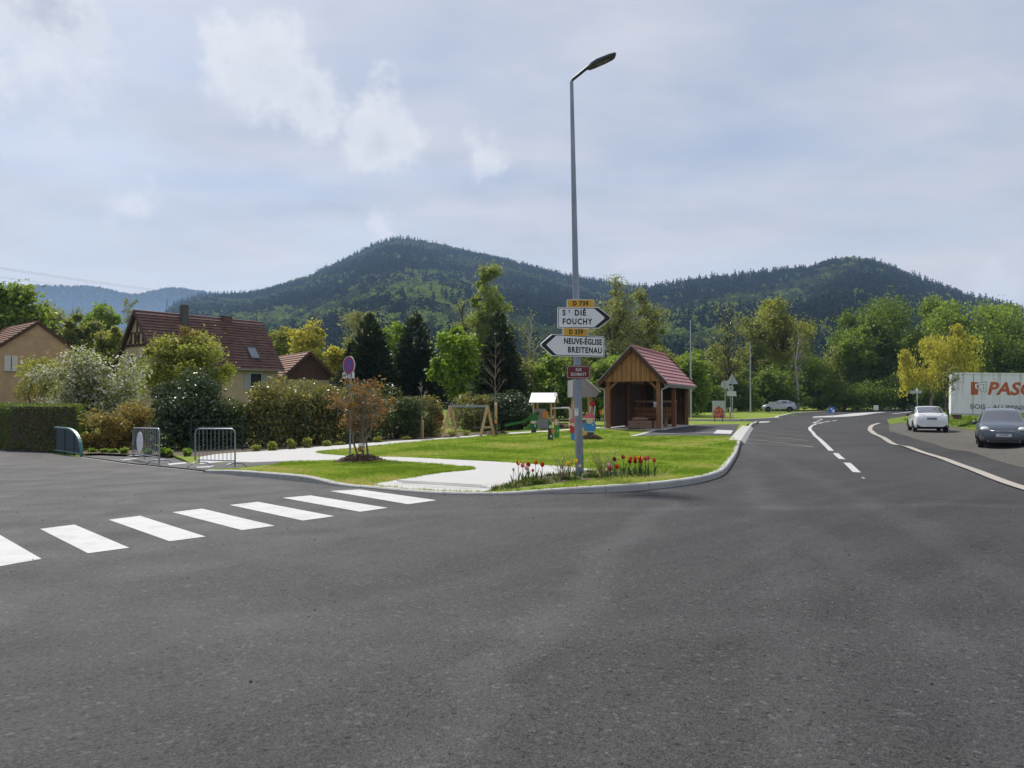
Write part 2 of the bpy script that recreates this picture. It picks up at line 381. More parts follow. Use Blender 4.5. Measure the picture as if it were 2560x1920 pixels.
def grass_mat(name, a, b_, dry, dryamt=.35):
    m = bpy.data.materials.new(name); m.use_nodes = True; t = m.node_tree; b = t.nodes['Principled BSDF']
    co = nd(t, 'ShaderNodeTexCoord').outputs['Object']
    n1 = noise(t, co, .35, 4, .6, .5).outputs['Fac']; n2 = noise(t, co, 2.2, 5, .65).outputs['Fac']; n3 = noise(t, co, 26, 4, .7).outputs['Fac']
    c = mixc(t, mapr(t, n1, .3, .7), a, b_)
    c = mixc(t, mth(t, 'MULTIPLY', mapr(t, n2, .48, .72), dryamt), c, dry)
    c = mixc(t, mapr(t, n3, .3, .7, .0, .5), c, tuple(x * .45 for x in a))
    t.links.new(c, b.inputs['Base Color']); b.inputs['Roughness'].default_value = .9; b.inputs['Specular IOR Level'].default_value = .1
    bn = nd(t, 'ShaderNodeBump', None, Strength=.9, Distance=.05, Height=n3); t.links.new(bn.outputs[0], b.inputs['Normal'])
    return m
def paint_mat(name, c, wear=.25, grime=(.25, .25, .25)):
    m = bpy.data.materials.new(name); m.use_nodes = True; t = m.node_tree; b = t.nodes['Principled BSDF']
    co = nd(t, 'ShaderNodeTexCoord').outputs['Object']
    n1 = noise(t, co, 2.5, 5, .7).outputs['Fac']; n2 = noise(t, co, 70, 3, .7).outputs['Fac']
    f = mth(t, 'MULTIPLY', mapr(t, mth(t, 'ADD', mth(t, 'MULTIPLY', n1, .55), mth(t, 'MULTIPLY', n2, .5)), .5, .72), wear)
    t.links.new(mixc(t, f, c, grime), b.inputs['Base Color']); b.inputs['Roughness'].default_value = .7; b.inputs['Specular IOR Level'].default_value = .25
    bn = nd(t, 'ShaderNodeBump', None, Strength=.3, Distance=.004, Height=n2); t.links.new(bn.outputs[0], b.inputs['Normal'])
    return m

M_asph = asphalt('asphalt', .040, wear=1.25, tracks=True)
M_asph2 = asphalt('shoulder_asphalt', .036, (1.05, 1, .96), .7, 1.3)
M_park = asphalt('parking_asphalt', .052, (1, .99, 1.02))
M_mark = paint_mat('road_paint', (.48, .48, .48), .55, (.15, .15, .15))
M_markold = paint_mat('worn_road_paint', (.36, .33, .29), .5, (.2, .19, .18))
M_zig = paint_mat('faded_zigzag_paint', (.27, .22, .18), .6, (.08, .075, .075))
M_conc = mat('pale_concrete', (.42, .415, .40), .85, .07, 1.6, .15, 60, fine=.05)
M_path = mat('white_concrete_path', (.43, .427, .42), .85, .05, .8, .12, 90, fine=.05)
M_kerb = mat('kerb_concrete', (.40, .40, .39), .85, .14, 2.5, .25, 50, fine=.12)
M_lawn = grass_mat('lawn_turf', (.165, .245, .032), (.26, .325, .05), (.42, .38, .13), .5)
M_meadow = grass_mat('meadow_grass', (.11, .18, .022), (.19, .26, .035), (.28, .27, .09), .35)
M_soil = mat('soil', (.10, .075, .05), .95, .35, 9, .8, 40, fine=.4)
M_mulch = mat('bark_mulch', (.085, .045, .028), .95, .45, 14, .8, 40, fine=.4)
M_gravel = mat('gravel', (.10, .092, .08), .95, .3, 16, .9, 60, fine=.35)
M_galv = mat('galvanised_steel', (.27, .30, .345), .42, .2, 9, .05, 40, metal=.75, stretch=(1, 1, .25))
M_galvl = mat('pale_galvanised_steel', (.45, .475, .48), .5, .12, 9, metal=.4)
M_dark = mat('dark_grey_metal', (.035, .038, .045), .5, .15, 6)
M_white = mat('white_enamel', (.84, .84, .86), .4, .04, 3)
M_offw = mat('off_white', (.62, .62, .60), .6, .06, 3)
M_black = mat('black_enamel', (.015, .015, .017), .45, .1, 3)
M_blackr = mat('black_rubber', (.02, .02, .02), .8, .2, 8)
M_amber = mat('amber_enamel', (.72, .40, .05), .45, .05, 3)
M_maroon = mat('maroon_enamel', (.16, .028, .03), .45, .08, 3)
M_redsg = mat('sign_red', (.42, .03, .06), .45, .05, 3)
M_blusg = mat('sign_blue', (.09, .07, .36), .45, .05, 3)
M_blue = mat('bright_sign_blue', (.03, .14, .50), .45, .05, 3)
M_steelback = mat('sign_back_grey', (.46, .47, .49), .5, .1, 4, metal=.3)
M_wood = mat('honey_wood', (.36, .185, .075), .7, .3, 3, .2, 30, c2=(.42, .23, .10), stretch=(6, 6, .8))
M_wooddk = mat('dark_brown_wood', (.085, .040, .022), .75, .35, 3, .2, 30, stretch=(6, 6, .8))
M_post = mat('larch_post', (.24, .105, .042), .7, .3, 3, .2, 30, stretch=(6, 6, .6))
M_pine = mat('pale_pine', (.52, .36, .19), .7, .18, 3, .1, 30, stretch=(5, 5, .7))
M_tile = mat('rose_tile', (.42, .18, .165), .7, .2, 3.0, .2, 25, fine=.1)
M_tilebr = mat('brown_tile', (.15, .078, .062), .75, .4, 1.6, .3, 20, fine=.25)
M_tiletan = mat('tan_tile', (.25, .125, .085), .75, .35, 1.6, .3, 20, fine=.2)
M_zinc = mat('zinc_gutter', (.40, .40, .40), .5, .15, 5, metal=.4)
M_ochre = mat('ochre_render', (.50, .39, .24), .9, .12, 1.2, .1, 50)
M_orange = mat('apricot_render', (.50, .34, .205), .9, .12, 1.2, .1, 50)
M_glassd = mat('window_glass', (.03, .035, .04), .08, .3, 2, spec=.8)
M_skyl = mat('skylight_glass', (.16, .18, .2), .04, .1, 2, spec=1.0, coat=1)
M_shut = mat('grey_shutter', (.36, .37, .38), .7, .1, 5)
M_bark = mat('brown_bark', (.075, .055, .04), .95, .35, 8, .6, 25, stretch=(1, 1, .35))
M_barkl = mat('pale_bark', (.24, .20, .15), .95, .3, 8, .5, 25, stretch=(1, 1, .35))
M_birch = mat('birch_bark', (.5, .48, .44), .85, .35, 6, .3, 25, fine=.5, stretch=(1, 1, 3))
M_teal = mat('teal_paint', (.10, .24, .235), .45, .1, 4)
M_tealdk = mat('dark_teal_panel', (.018, .045, .05), .6, .15, 4)
M_green = mat('figure_green', (.02, .13, .035), .5, .1, 5)
M_green2 = mat('leaf_green_paint', (.05, .24, .045), .5, .1, 5)
M_dgreen = mat('slate_green_paint', (.03, .055, .04), .6, .1, 5)
M_pink = mat('pink_paint', (.60, .12, .16), .5, .12, 9)
M_bluep = mat('sky_blue_paint', (.06, .26, .55), .5, .1, 5)
M_navy = mat('navy_paint', (.02, .06, .12), .5, .1, 5)
M_skin = mat('cream_paint', (.66, .52, .42), .6, .06, 5)
M_redp = mat('red_paint', (.48, .03, .045), .5, .1, 5)
M_yel = mat('yellow_paint', (.72, .46, .06), .5, .1, 5)
M_orng = mat('orange_paint', (.62, .22, .04), .5, .1, 5)
M_grey = mat('grey_panel', (.27, .27, .28), .6, .1, 4)
M_stone = mat('sandstone', (.22, .13, .10), .9, .25, 4, .5, 20, fine=.2)
M_cob = mat('beige_stone', (.45, .30, .19), .9, .25, 5, .5, 20)
M_fence = mat('dark_green_fence', (.012, .035, .022), .6, .1, 4)
M_stem = mat('tulip_green', (.06, .15, .03), .6, .2, 6)

def pn(P, s): return .5 + .25 * (np.sin(P[:, 0] * s + 2 * np.sin(P[:, 1] * s * .7)) + np.sin(P[:, 1] * s * 1.3 + 1.7 * np.sin(P[:, 0] * s * 1.1 + 1)))
# ---------------------------------------------------------------- instancing (uncountable stuff only)
def scatter(name, P, rot, scl, idx, protos, label, cat):
    col_ = bpy.data.collections.new(name + '_kinds')
    for p in protos:
        for c in p.users_collection: c.objects.unlink(p)
        col_.objects.link(p)
    me = bpy.data.meshes.new(name); me.vertices.add(len(P)); me.vertices.foreach_set('co', np.asarray(P, np.float32).ravel())
    for n, tp, v in (('rot', 'FLOAT', rot), ('scl', 'FLOAT', scl), ('idx', 'INT', idx)):
        me.attributes.new(n, tp, 'POINT').data.foreach_set('value', np.asarray(v, np.float32 if tp == 'FLOAT' else np.int32))
    me.update(); o = bpy.data.objects.new(name, me); C.objects.link(o)
    ng = bpy.data.node_groups.new(name, 'GeometryNodeTree')
    ng.interface.new_socket('Geometry', in_out='INPUT', socket_type='NodeSocketGeometry'); ng.interface.new_socket('Geometry', in_out='OUTPUT', socket_type='NodeSocketGeometry')
    gi = ng.nodes.new('NodeGroupInput'); go = ng.nodes.new('NodeGroupOutput')
    ci = ng.nodes.new('GeometryNodeCollectionInfo'); ci.inputs[0].default_value = col_; ci.inputs[1].default_value = True; ci.inputs[2].default_value = True
    def at(n, tp):
        a = ng.nodes.new('GeometryNodeInputNamedAttribute'); a.data_type = tp; a.inputs[0].default_value = n; return a.outputs[0]
    ip = ng.nodes.new('GeometryNodeInstanceOnPoints'); ip.inputs['Pick Instance'].default_value = True
    cx = ng.nodes.new('ShaderNodeCombineXYZ'); L = ng.links.new
    L(at('rot', 'FLOAT'), cx.inputs[2]); L(gi.outputs[0], ip.inputs['Points']); L(ci.outputs[0], ip.inputs['Instance'])
    L(at('idx', 'INT'), ip.inputs['Instance Index']); L(cx.outputs[0], ip.inputs['Rotation']); L(at('scl', 'FLOAT'), ip.inputs['Scale'])
    L(ip.outputs[0], go.inputs[0])
    md = o.modifiers.new('scatter', 'NODES'); md.node_group = ng
    return tag(o, label, cat, kind='stuff')

# ---------------------------------------------------------------- foliage
def rdir(n):
    v = rng.normal(size=(n, 3)); return v / np.linalg.norm(v, axis=1)[:, None]
def leaves(name, cen, size, m, parent=None, up=.35, asp=.55, axis=None, fold=.15):
    cen = np.asarray(cen); n = len(cen)
    a = rdir(n) if axis is None else axis + .35 * rdir(n); a /= np.linalg.norm(a, axis=1)[:, None]
    nrm = rdir(n); nrm[:, 2] += up; b = np.cross(nrm, a); b /= np.linalg.norm(b, axis=1)[:, None] + 1e-9; q = np.cross(a, b)
    s = (size * (.6 + .8 * rng.random(n)))[:, None] if np.isscalar(size) else (size * (.7 + .6 * rng.random(n)))[:, None]
    v = np.empty((n, 4, 3)); v[:, 0] = cen - a * s * .5; v[:, 2] = cen + a * s * .5
    v[:, 1] = cen + b * s * asp * .5 + q * s * fold; v[:, 3] = cen - b * s * asp * .5 + q * s * fold
    me = bpy.data.meshes.new(name); me.vertices.add(4 * n); me.vertices.foreach_set('co', v.astype(np.float32).ravel())
    me.loops.add(4 * n); me.loops.foreach_set('vertex_index', np.arange(4 * n, dtype=np.int32))
    me.polygons.add(n); me.polygons.foreach_set('loop_start', np.arange(0, 4 * n, 4, dtype=np.int32))
    me.attributes.new('v', 'FLOAT', 'POINT').data.foreach_set('value', np.repeat(rng.random(n), 4).astype(np.float32))
    me.update(); me.validate()
    return link(name, me, m, parent)
def limb(mb, a, b, r0, r1, n=5, wob=.08, seg=4):
    a = np.asarray(a, float); b = np.asarray(b, float); L = np.linalg.norm(b - a); pts = []
    for i in range(seg + 1):
        t = i / seg; p = a + (b - a) * t
        if 0 < i < seg: p = p + rng.normal(size=3) * wob * L * .5
        p[2] += math.sin(t * PI) * L * .06
        pts.append(p)
    mb.tube(pts, [r0 + (r1 - r0) * i / seg for i in range(seg + 1)], n, False); return pts
def tree(name, label, px, d, top, wpx, bot, lm, n=5000, leaf=.3, bark=None, trunks=1, clumps=26, style='round', dens=.34, depth=1., base=None, cat='tree', group=None, trunk_r=None, off=None, up=.35):
    """crown spans wpx pixels around px, from pixel row top to bot, standing d metres away"""
    bark = bark or M_bark
    x = X(px, d); z0 = g1(x, d) if base is None else base
    ht = Z(top, d) - z0; hb = max(.05, Z(bot, d) - z0); rx = wpx / 2 / FPX * d; ry = rx * depth
    t = thing(name, label, cat, (x, d, z0 - .03), 0, group)
    cz = (ht + hb) / 2; rz = (ht - hb) / 2; tr = trunk_r or max(.035, .016 * ht)
    mb = MB(); cc = []
    if style in ('round', 'wispy', 'willow', 'bare', 'blossom'):
        u = rdir(clumps); rad = (rng.random(clumps) ** .45)[:, None] * .90
        cc = u * rad * np.array([rx, ry, rz]) + np.array([0, 0, cz])
        if style == 'wispy': cc[:, :2] *= (1 - .4 * np.clip((cc[:, 2:3] - hb) / (ht - hb), 0, 1) ** 1.5)
        bases = [(rng.uniform(-.25, .25) * rx if trunks > 1 else 0, rng.uniform(-.2, .2) * rx if trunks > 1 else 0) for _ in range(trunks)]
        stems = []
        for bx, by in bases:
            tp = np.array([bx * 2.2, by * 2, ht * (.93 if style in ('wispy', 'bare') else .72)])
            ps = limb(mb, (bx, by, -.1), tp, tr / math.sqrt(trunks), tr * .15, 7, .035, 7); stems.append(np.array(ps))
        for c in cc:
            st = stems[rng.integers(len(stems))]
            k = np.argmin(np.abs(st[:, 2] - max(hb * .8, c[2] - (.35 + .3 * rng.random()) * math.hypot(c[0], c[1]) - .08 * ht)))
            e = limb(mb, st[k], c, tr * .38 * (1 - .6 * k / 8), tr * .06, 4, .12, 4)
            for _ in range(4 if style == 'bare' else 2):
                limb(mb, e[rng.integers(2, 4)], c + rdir(1)[0] * np.array([rx, ry, rz]) * .34, tr * .10, tr * .03, 3, .15, 3)
        pts = []
        if n:
            n = int(n * 1.7); leaf = leaf * 1.08; cr = dens * min(rx, rz) * 1.28
            w = rng.integers(0, clumps, n); rr_ = (.4 + .8 * rng.random(clumps))[w][:, None] * cr
            far_ = np.where(rng.random(n) < .14, 1.55, 1.)[:, None]; P = cc[w] + rdir(n) * (rng.random(n) ** .5)[:, None] * rr_ * far_ * np.array([1, 1, .8])
            if style == 'willow':
                P[:, 2] -= (rng.random(n) ** 1.3) * rz * .9 * np.clip(np.hypot(P[:, 0], P[:, 1]) / rx, .25, 1); P[:, 2] = np.maximum(P[:, 2], .3)
            pts = P
    elif style == 'conifer':
        limb(mb, (0, 0, -.1), (0, 0, ht * .97), tr, .02, 7, .0, 4); pts = []
        sp = [(0, 0, 1., .78)] + [(rng.uniform(-.5, .5), rng.uniform(-.4, .4), rng.uniform(.55, .93), rng.uniform(.42, .62)) for _ in range(6)]
        wts = np.array([q[2] * q[3] ** 2 for q in sp]); wts /= wts.sum()
        for (ox_, oy_, hf, rf_), wq in zip(sp, wts):
            n_ = int(n * wq); h = 1 - rng.random(n_) ** .62; ang = rng.random(n_) * 2 * PI
            lob = 1 + .22 * np.sin(ang * 3 + h * 11) + .16 * np.sin(ang * 5 + h * 27) + .10 * rng.normal(size=n_)
            rad = np.minimum(1, 1.25 * (1 - h) ** .62) * lob * (rng.random(n_) ** .3) * rf_
            pts.append(np.stack([(ox_ * (1 - .35 * h) + np.cos(ang) * rad) * rx, (oy_ + np.sin(ang) * rad) * ry, hb + h * (ht - hb) * hf - .12 * rad * rx], 1))
        pts = np.concatenate(pts)
    elif style == 'shrub':
        for k in range(7):
            q = rdir(1)[0]; limb(mb, (q[0] * .1, q[1] * .1, -.05), (q[0] * rx * .6, q[1] * ry * .6, ht * (.55 + .3 * rng.random())), tr, tr * .2, 5, .1, 4)
        nl = 16; lc = rdir(nl) * np.array([rx, ry, rz]) * .62 + np.array([0, 0, cz]); lc[:, 2] = np.maximum(lc[:, 2], .22 * ht); lr = (.3 + .28 * rng.random(nl))
        w = rng.integers(0, nl, n); u = rdir(n); pts = lc[w] + u * (rng.random(n) ** .3 * lr[w])[:, None] * np.array([rx, ry, rz * .9])
        pts[:, 2] = np.where(pts[:, 2] < .05, .05 + .4 * ht * rng.random(n), pts[:, 2]); lowm = rng.random(n) < .22; pts[lowm, 2] = .03 + .4 * ht * rng.random(lowm.sum())
    o = mb.build('trunk', bark, t, True)
    if len(pts):
        ax = None
        if style == 'willow': ax = np.tile(np.array([0, 0, -1.]), (len(pts), 1)) + .3 * rdir(len(pts))
        if style == 'conifer':
            ax = np.stack([pts[:, 0], pts[:, 1], .25 * np.ones(len(pts)) * rx], 1); ax /= np.linalg.norm(ax, axis=1)[:, None]
        if isinstance(lm, tuple):
            k = int(len(pts) * .62); leaves('crown', pts[:k], leaf, lm[0], t, up, axis=None if ax is None else ax[:k])
            leaves('blossom', pts[k:], leaf * .8, lm[1], t, up, .9)
        else: leaves('crown', pts, leaf, lm, t, up, axis=ax)
    return t

# ================================================================ SETTING
# ---------------------------------------------------------------- ground sheet to the horizon
ax = np.concatenate([-np.geomspace(6500, 70, 14), np.arange(-66, 70, 3.), np.geomspace(70, 6500, 14)])
ay = np.concatenate([-np.geomspace(6500, 40, 10), np.arange(-36, 130, 3.), np.geomspace(131, 6500, 14)])
gx, gy = np.meshgrid(ax, ay)
gmask = inpoly(gx.ravel(), gy.ravel(), [(14, 10), (14, 22), (19, 38), (26, 55), (30, 60), (31.5, 57), (24, 37.5), (24, 10)]).reshape(gx.shape)
gzv = (gz(gx, gy) - .14 * gmask) * (1 - sst(150, 400, np.hypot(gx, gy))) - .06
nx = len(ax)
mk('ground', np.stack([gx.ravel(), gy.ravel(), gzv.ravel()], 1), [(j * nx + i, j * nx + i + 1, (j + 1) * nx + i + 1, (j + 1) * nx + i)
   for j in range(len(ay) - 1) for i in range(nx - 1)], M_meadow, None, True)['kind'] = 'structure'

# ---------------------------------------------------------------- road
K = crv(GP([(513, 1181), (560, 1186), (640, 1193), (717, 1200), (782, 1207), (840, 1215), (916, 1221), (1042, 1232), (1190, 1238), (1364, 1234.5), (1518, 1231.5),
            (1641, 1222.5), (1733, 1210), (1795, 1194), (1820, 1175), (1841, 1141.5), (1851, 1110)]), 6)
K3 = crv(GP([(1877, 1070), (1882, 1064), (1893, 1057)]), 5)
FARL = [(20.5, 60.0), (19.0, 60.5), (12, 62.5), (4, 64), (4, 67.5), (12, 66.2), (20, 65), (24.6, 69.5), (27.5, 77.5), (37.5, 96.5), (55, 122), (88, 164), (150, 225)]
FARR = [(158, 214), (95, 152), (60, 109), (44, 84), (37, 73.5), (32.5, 66)]
gr_low = GP([(2223, 1063), (2222, 1071), (2230, 1081), (2257, 1088), (2333, 1110), (2398, 1127), (2485, 1151), (2560, 1171)])
LEFTE = GP([(0, 1118), (100, 1129), (205, 1143), (300, 1157), (400, 1168)])
road_poly = [(-60, 66)] + LEFTE + K + K3 + FARL + FARR + gr_low + [(14, 12), (13, 0), (13, -25), (-60, -25)]
road = drape('road', road_poly, gz, 0., M_asph, step=1.5)
# crossing stripes
s3 = [[(-90, 1352), (0, 1338), (104, 1398), (-20, 1420)], [(100, 1323), (186, 1312), (323, 1370), (220, 1384)], [(272, 1300), (350, 1290), (514, 1342), (424, 1354)],
      [(431, 1281), (505, 1272), (687, 1315), (605, 1326)], [(574, 1263), (645, 1255), (836, 1291), (757, 1302)],
      [(706, 1245), (776, 1239), (969, 1270), (900, 1280)], [(824, 1228), (898, 1224), (1092, 1251), (1020, 1261)]]
for q in s3:
    drape('crossing_stripe', GP(q), gz, .004, M_mark, road, 1.0)
# centre line, dashes, edge line, zigzag
strip('centre_line', crv(GP([(2041, 1059.5), (2028, 1066), (2025, 1073), (2032, 1081), (2056, 1105), (2078, 1127)]), 6), .17, gz, .004, M_mark, road)
strip('lane_dash', GP([(2089, 1133), (2106, 1148)]), .17, gz, .004, M_mark, road)
strip('lane_dash', GP([(2117, 1157), (2142, 1181)]), .18, gz, .004, M_mark, road)
strip('lane_dash', GP([(2155, 1193), (2161, 1197)]), .05, gz, .004, M_markold, road)
for a, b in (((2034, 1058), (2041, 1055)), ((2043, 1053.6), (2049, 1051.5)), ((2050, 1050), (2055, 1048.5)), ((2044, 1058.6), (2058, 1056)), ((2061, 1055), (2075, 1053)), ((2081, 1052.6), (2092, 1051))):
    strip('guide_dash', GP([a, b]), .22, gz, .004, M_mark, road, .5)
strip('edge_line', crv(GP([(2198, 1058.5), (2180, 1065), (2175, 1074), (2180, 1081), (2214, 1099), (2279, 1122), (2366, 1151), (2453, 1184), (2560, 1223)]) + [(8.6, 9.5), (7.9, 3), (7.6, -12)], 6), .28, gz, .032, M_markold, road)
zz = [(540, 290, 1000, 315), (545, 303, 1060, 353), (522, 338, 1060, 353), (520, 342, 1100, 400), (505, 395, 1100, 400), (505, 388, 1170, 467), (482, 422, 1170, 467)]
for i, (a, b, c, d) in enumerate(zz):
    strip('zigzag_line', GP([(1740 + a / 3.95, 1000 + b / 3.95), (1740 + c / 3.95, 1000 + d / 3.95)]), .085, gz, .004 + .0025 * (i % 2), M_zig, road)
drape('give_way_mark', GP([(1896, 1057), (1900, 1054), (1927, 1053.6), (1920, 1056)]), gz, .004, M_mark, road)
strip('bay_edge_line', LEFTE[2:] + GP([(460, 1174), (512, 1179.5)]), .12, gz, .005, M_conc, road)
strip('far_lane_line', [(46, 92), (56, 107), (66, 120)], .35, gz, .005, M_mark, road)

# dark asphalt shoulder and gravel lay-by on the right
shoulder = drape('shoulder', GP([(2202, 1058), (2183, 1066), (2180, 1073), (2186, 1080), (2216, 1096), (2290, 1122), (2377, 1151), (2464, 1184), (2560, 1218)]) + [(12.2, 10.5), (13.0, 12), (13.6, 14)] + gr_low[::-1], gz, .012, M_asph2, step=.75)
grav = drape('gravel_layby', gr_low + [(14.2, 13), (18, 12), (24, 24)] + [(24.3, 37.5)] + [(27.0, 44), (30.5, 52.5), (32, 57), (30.8, 60.3)], gz, .018, M_gravel, step=.75)

# ---------------------------------------------------------------- lawn, paths, bays
KA = np.array(K); Kin = [tuple(p) for p in offs(KA, .135)]
back = [(13.2, 43.5), (19.3, 59.7), (12, 61.6), (4, 63), (-3, 60), (-9, 52), (-13, 40), (-14, 33), (-13, 27.5)] + GP([(420, 1140), (470, 1160), (520, 1177)])
lawn_poly = Kin + [tuple(G(1868, 1064))] + back
lawn = drape('lawn', lawn_poly, gzp, 0., M_lawn, step=.9, skirt=.1)
# path: ring of pale concrete; outline runs round both grass areas
pA_up = GP([(500, 1151), (558, 1142), (680, 1134), (789, 1125), (970, 1111), (1100, 1101), (1195, 1093.5), (1260, 1088), (1330, 1084), (1400, 1080), (1500, 1073.5)])
pA_lo = GP([(1500, 1076), (1400, 1083), (1330, 1087), (1260, 1091.5), (1205, 1096), (1079, 1109), (920, 1125), (862, 1131), (815, 1135.5), (793, 1138.5), (800, 1141.5), (825, 1143.5), (970, 1150.5), (1115, 1158.5), (1300, 1169.5), (1438, 1181), (1490, 1187)])
bed_edge = GP([(1470, 1189), (1400, 1196), (1330, 1208), (1260, 1223), (1205, 1233.5)])
cross_in = [tuple(p) for p in offs(np.array(GP([(1194, 1237), (1042, 1230.5), (927, 1219.5)])), -.10)]
isl = GP([(1006, 1205.5), (1100, 1195.5), (1160, 1190), (1184, 1186.5), (1180, 1182.5), (1151, 1179.5), (1079, 1173), (970, 1164.5), (900, 1158.5), (844, 1155.5), (753, 1157), (700, 1160.5)])
bay_edge = GP([(660, 1160), (610, 1158), (560, 1158), (500, 1163)])
path_poly = crv(pA_up, 4) + crv(pA_lo, 5) + bed_edge + cross_in + [tuple(G(935, 1214))] + crv(isl, 5) + bay_edge
path = drape('footpath', path_poly, gzp, .006, M_path, step=.9, skirt=.05)
# tactile strip at the crossing: rows of small bumps on pale slabs
tact = drape('tactile_paving', GP([(1006, 1208), (1100, 1211), (1222, 1219), (1200, 1228), (1085, 1223), (985, 1214)]), gzp, .011, M_conc, path, .8)
dm = MB(); ta, tb = G(1000, 1211), G(1212, 1223.5)
for i in range(46):
    for j in range(3):
        p = ta + (tb - ta) * (i / 45.) + np.array([-.1, .22]) * (j - 1) * .8
        dm.box((p[0], p[1], float(gzp(*p)) + .017), (.035, .09, .012), (0, 0, .35), .7)
tb_ = dm.build('tactile_bumps', M_conc, tact); tb_['kind'] = 'stuff'
# disabled bay behind the barriers
bay_poly = GP([(205, 1143), (300, 1157), (400, 1168), (460, 1174), (516, 1180), (565, 1182), (606, 1171), (645, 1167), (753, 1157), (700, 1155), (640, 1154), (560, 1156), (500, 1150), (430, 1146), (330, 1145), (250, 1141)])
bay = drape('parking_bay', bay_poly, lambda x, y: gz(x, y) + np.minimum(plat(x, y), .024), .014, M_park, step=.9)
bh = lambda x, y: gz(x, y) + np.minimum(plat(x, y), .024)
for q in ([(418, 1163), (462, 1159), (470, 1161.5), (424, 1166)], [(489, 1171), (537, 1167.5), (525, 1172), (492, 1174)], [(470, 1160), (560, 1157), (561, 1158), (472, 1161.5)], [(300, 1152), (340, 1149), (344, 1150), (306, 1154)]):
    drape('bay_marking', GP(q), bh, .019, M_mark, bay, 1.)
# bus bay
bus_poly = GP([(1578, 1098.5), (1600, 1093), (1656, 1077), (1720, 1069), (1780, 1066), (1849, 1065.5), (1842, 1078), (1830, 1098)])
busbay = drape('bus_bay', bus_poly, gzp, .012, M_park, step=.9)
strip('bay_line', GP([(1594, 1094), (1700, 1091), (1786, 1087.5)]), .10, gzp, .017, M_mark, busbay)
drape('bay_marking', GP([(1783, 1091), (1793, 1081.5), (1833, 1083), (1827, 1092.5)]), gzp, .018, M_mark, busbay)
strip('bay_border', GP([(1576, 1099), (1600, 1093.5), (1656, 1077)]), .22, gzp, .016, M_conc, busbay)
# pale ramp kerb of the bus bay
rk = MB(); R0, R1 = G(1851, 1110), G(1876, 1071); n_ = np.array([-(R1 - R0)[1], (R1 - R0)[0]]); n_ /= np.hypot(*n_); vs = []
for i in range(9):
    p = R0 + (R1 - R0) * i / 8; h = float(plat(*p))
    for o_, zz_ in ((-.16, -.1), (-.16, .006), (-.02, h + .02), (.42, h + .024), (.42, -.1)):
        q = p + n_ * o_; vs.append((q[0], q[1], float(gz(*q)) + zz_))
rk.add(vs, [(i * 5 + j, i * 5 + (j + 1) % 5, i * 5 + 5 + (j + 1) % 5, i * 5 + 5 + j) for i in range(8) for j in range(5)] + [(0, 1, 2, 3, 4), (44, 43, 42, 41, 40)])
o = rk.build('ramp_kerb', M_conc); o['kind'] = 'structure'
# kerb stones
def kerb(name, line, label, w=.145, top=.0, length=1.0, hf=plat, m=M_kerb):
    root = thing(name, None, None); root['kind'] = 'structure'
    Pk = resample(line, length / 4); n = (len(Pk) - 1) // 4
    for i in range(n):
        a = Pk[i * 4:i * 4 + 5].copy(); g = .008
        d0 = a[1] - a[0]; d0 /= np.hypot(*d0); d1 = a[4] - a[3]; d1 /= np.hypot(*d1); a[0] += d0 * g; a[4] -= d1 * g
        inn = offs(a, w); bev = offs(a, .022); vs = []; j_ = random.uniform(-.003, .003)
        for k in range(5):
            h = max(float(hf(*a[k])), .03) + .012 + top + j_
            for q, zz_ in ((a[k], -.12), (a[k], h - .022), (bev[k], h), (inn[k], h), (inn[k], -.12)): vs.append((q[0], q[1], float(gz(*q)) + zz_))
        fs = [(k * 5 + j, k * 5 + (j + 1) % 5, k * 5 + 5 + (j + 1) % 5, k * 5 + 5 + j) for k in range(4) for j in range(5)] + [(4, 3, 2, 1, 0), (20, 21, 22, 23, 24)]
        o = MB().add(vs, fs).build('kerb_stone', m, root)
    return root
kerb('kerb', K, None)
kerb('kerb', K3, None)
FK = crv([(20, 65.2), (24.4, 69.7), (27.3, 77.6), (37.2, 96.8), (55, 122.4), (88, 164.4)], 8)
def longkerb(name, line, w, h, m, hf=gz):
    P = resample(line, 2.); inn = offs(P, w); vs = []
    for k in range(len(P)):
        for q, zz_ in ((P[k], -.1), (P[k], h), (inn[k], h), (inn[k], -.1)): vs.append((q[0], q[1], float(hf(*q)) + zz_))
    o = MB().add(vs, [(k * 4 + j, k * 4 + (j + 1) % 4, k * 4 + 4 + (j + 1) % 4, k * 4 + 4 + j) for k in range(len(P) - 1) for j in range(4)] + [(3, 2, 1, 0), tuple(range(len(vs) - 4, len(vs)))]).build(name, m)
    o['kind'] = 'structure'; return o
longkerb('kerb', FK, .3, .14, M_conc)
longkerb('kerb', [(19.6, 65.1), (12, 66.4), (4, 67.7), (-4, 68.6)], .2, .12, M_conc)
drape('verge', [tuple(gr_low[0]), (32.5, 66), (37, 73.5), (44, 84), (62, 88), (62, 50), (48, 30), (30, 28), (24.2, 30), (24.3, 37.5), (27.0, 44), (30.5, 52.5), (32, 57), (30.8, 60.3)], gz, .03, M_meadow, step=1.5)
drape('verge', [(24.2, 70.2), (27.0, 78), (36.9, 97.2), (54.5, 122.6), (87, 164.8), (80, 172), (40, 125), (22, 95), (5, 80), (-6, 69), (4, 68), (12, 66.8), (19.6, 65.6)], gz, .10, M_lawn, step=3)
# traffic island
isl_p = crv([tuple(G(2052, 1047)), (29.8, 70.3), (34.5, 76.5), (42, 88), (47.5, 96.6), (46.5, 96.4), (40, 88.5), (33, 78.5), (29, 73.3)], 4, True)
tri = drape('traffic_island', isl_p, gz, .15, M_conc, step=2, skirt=.2)
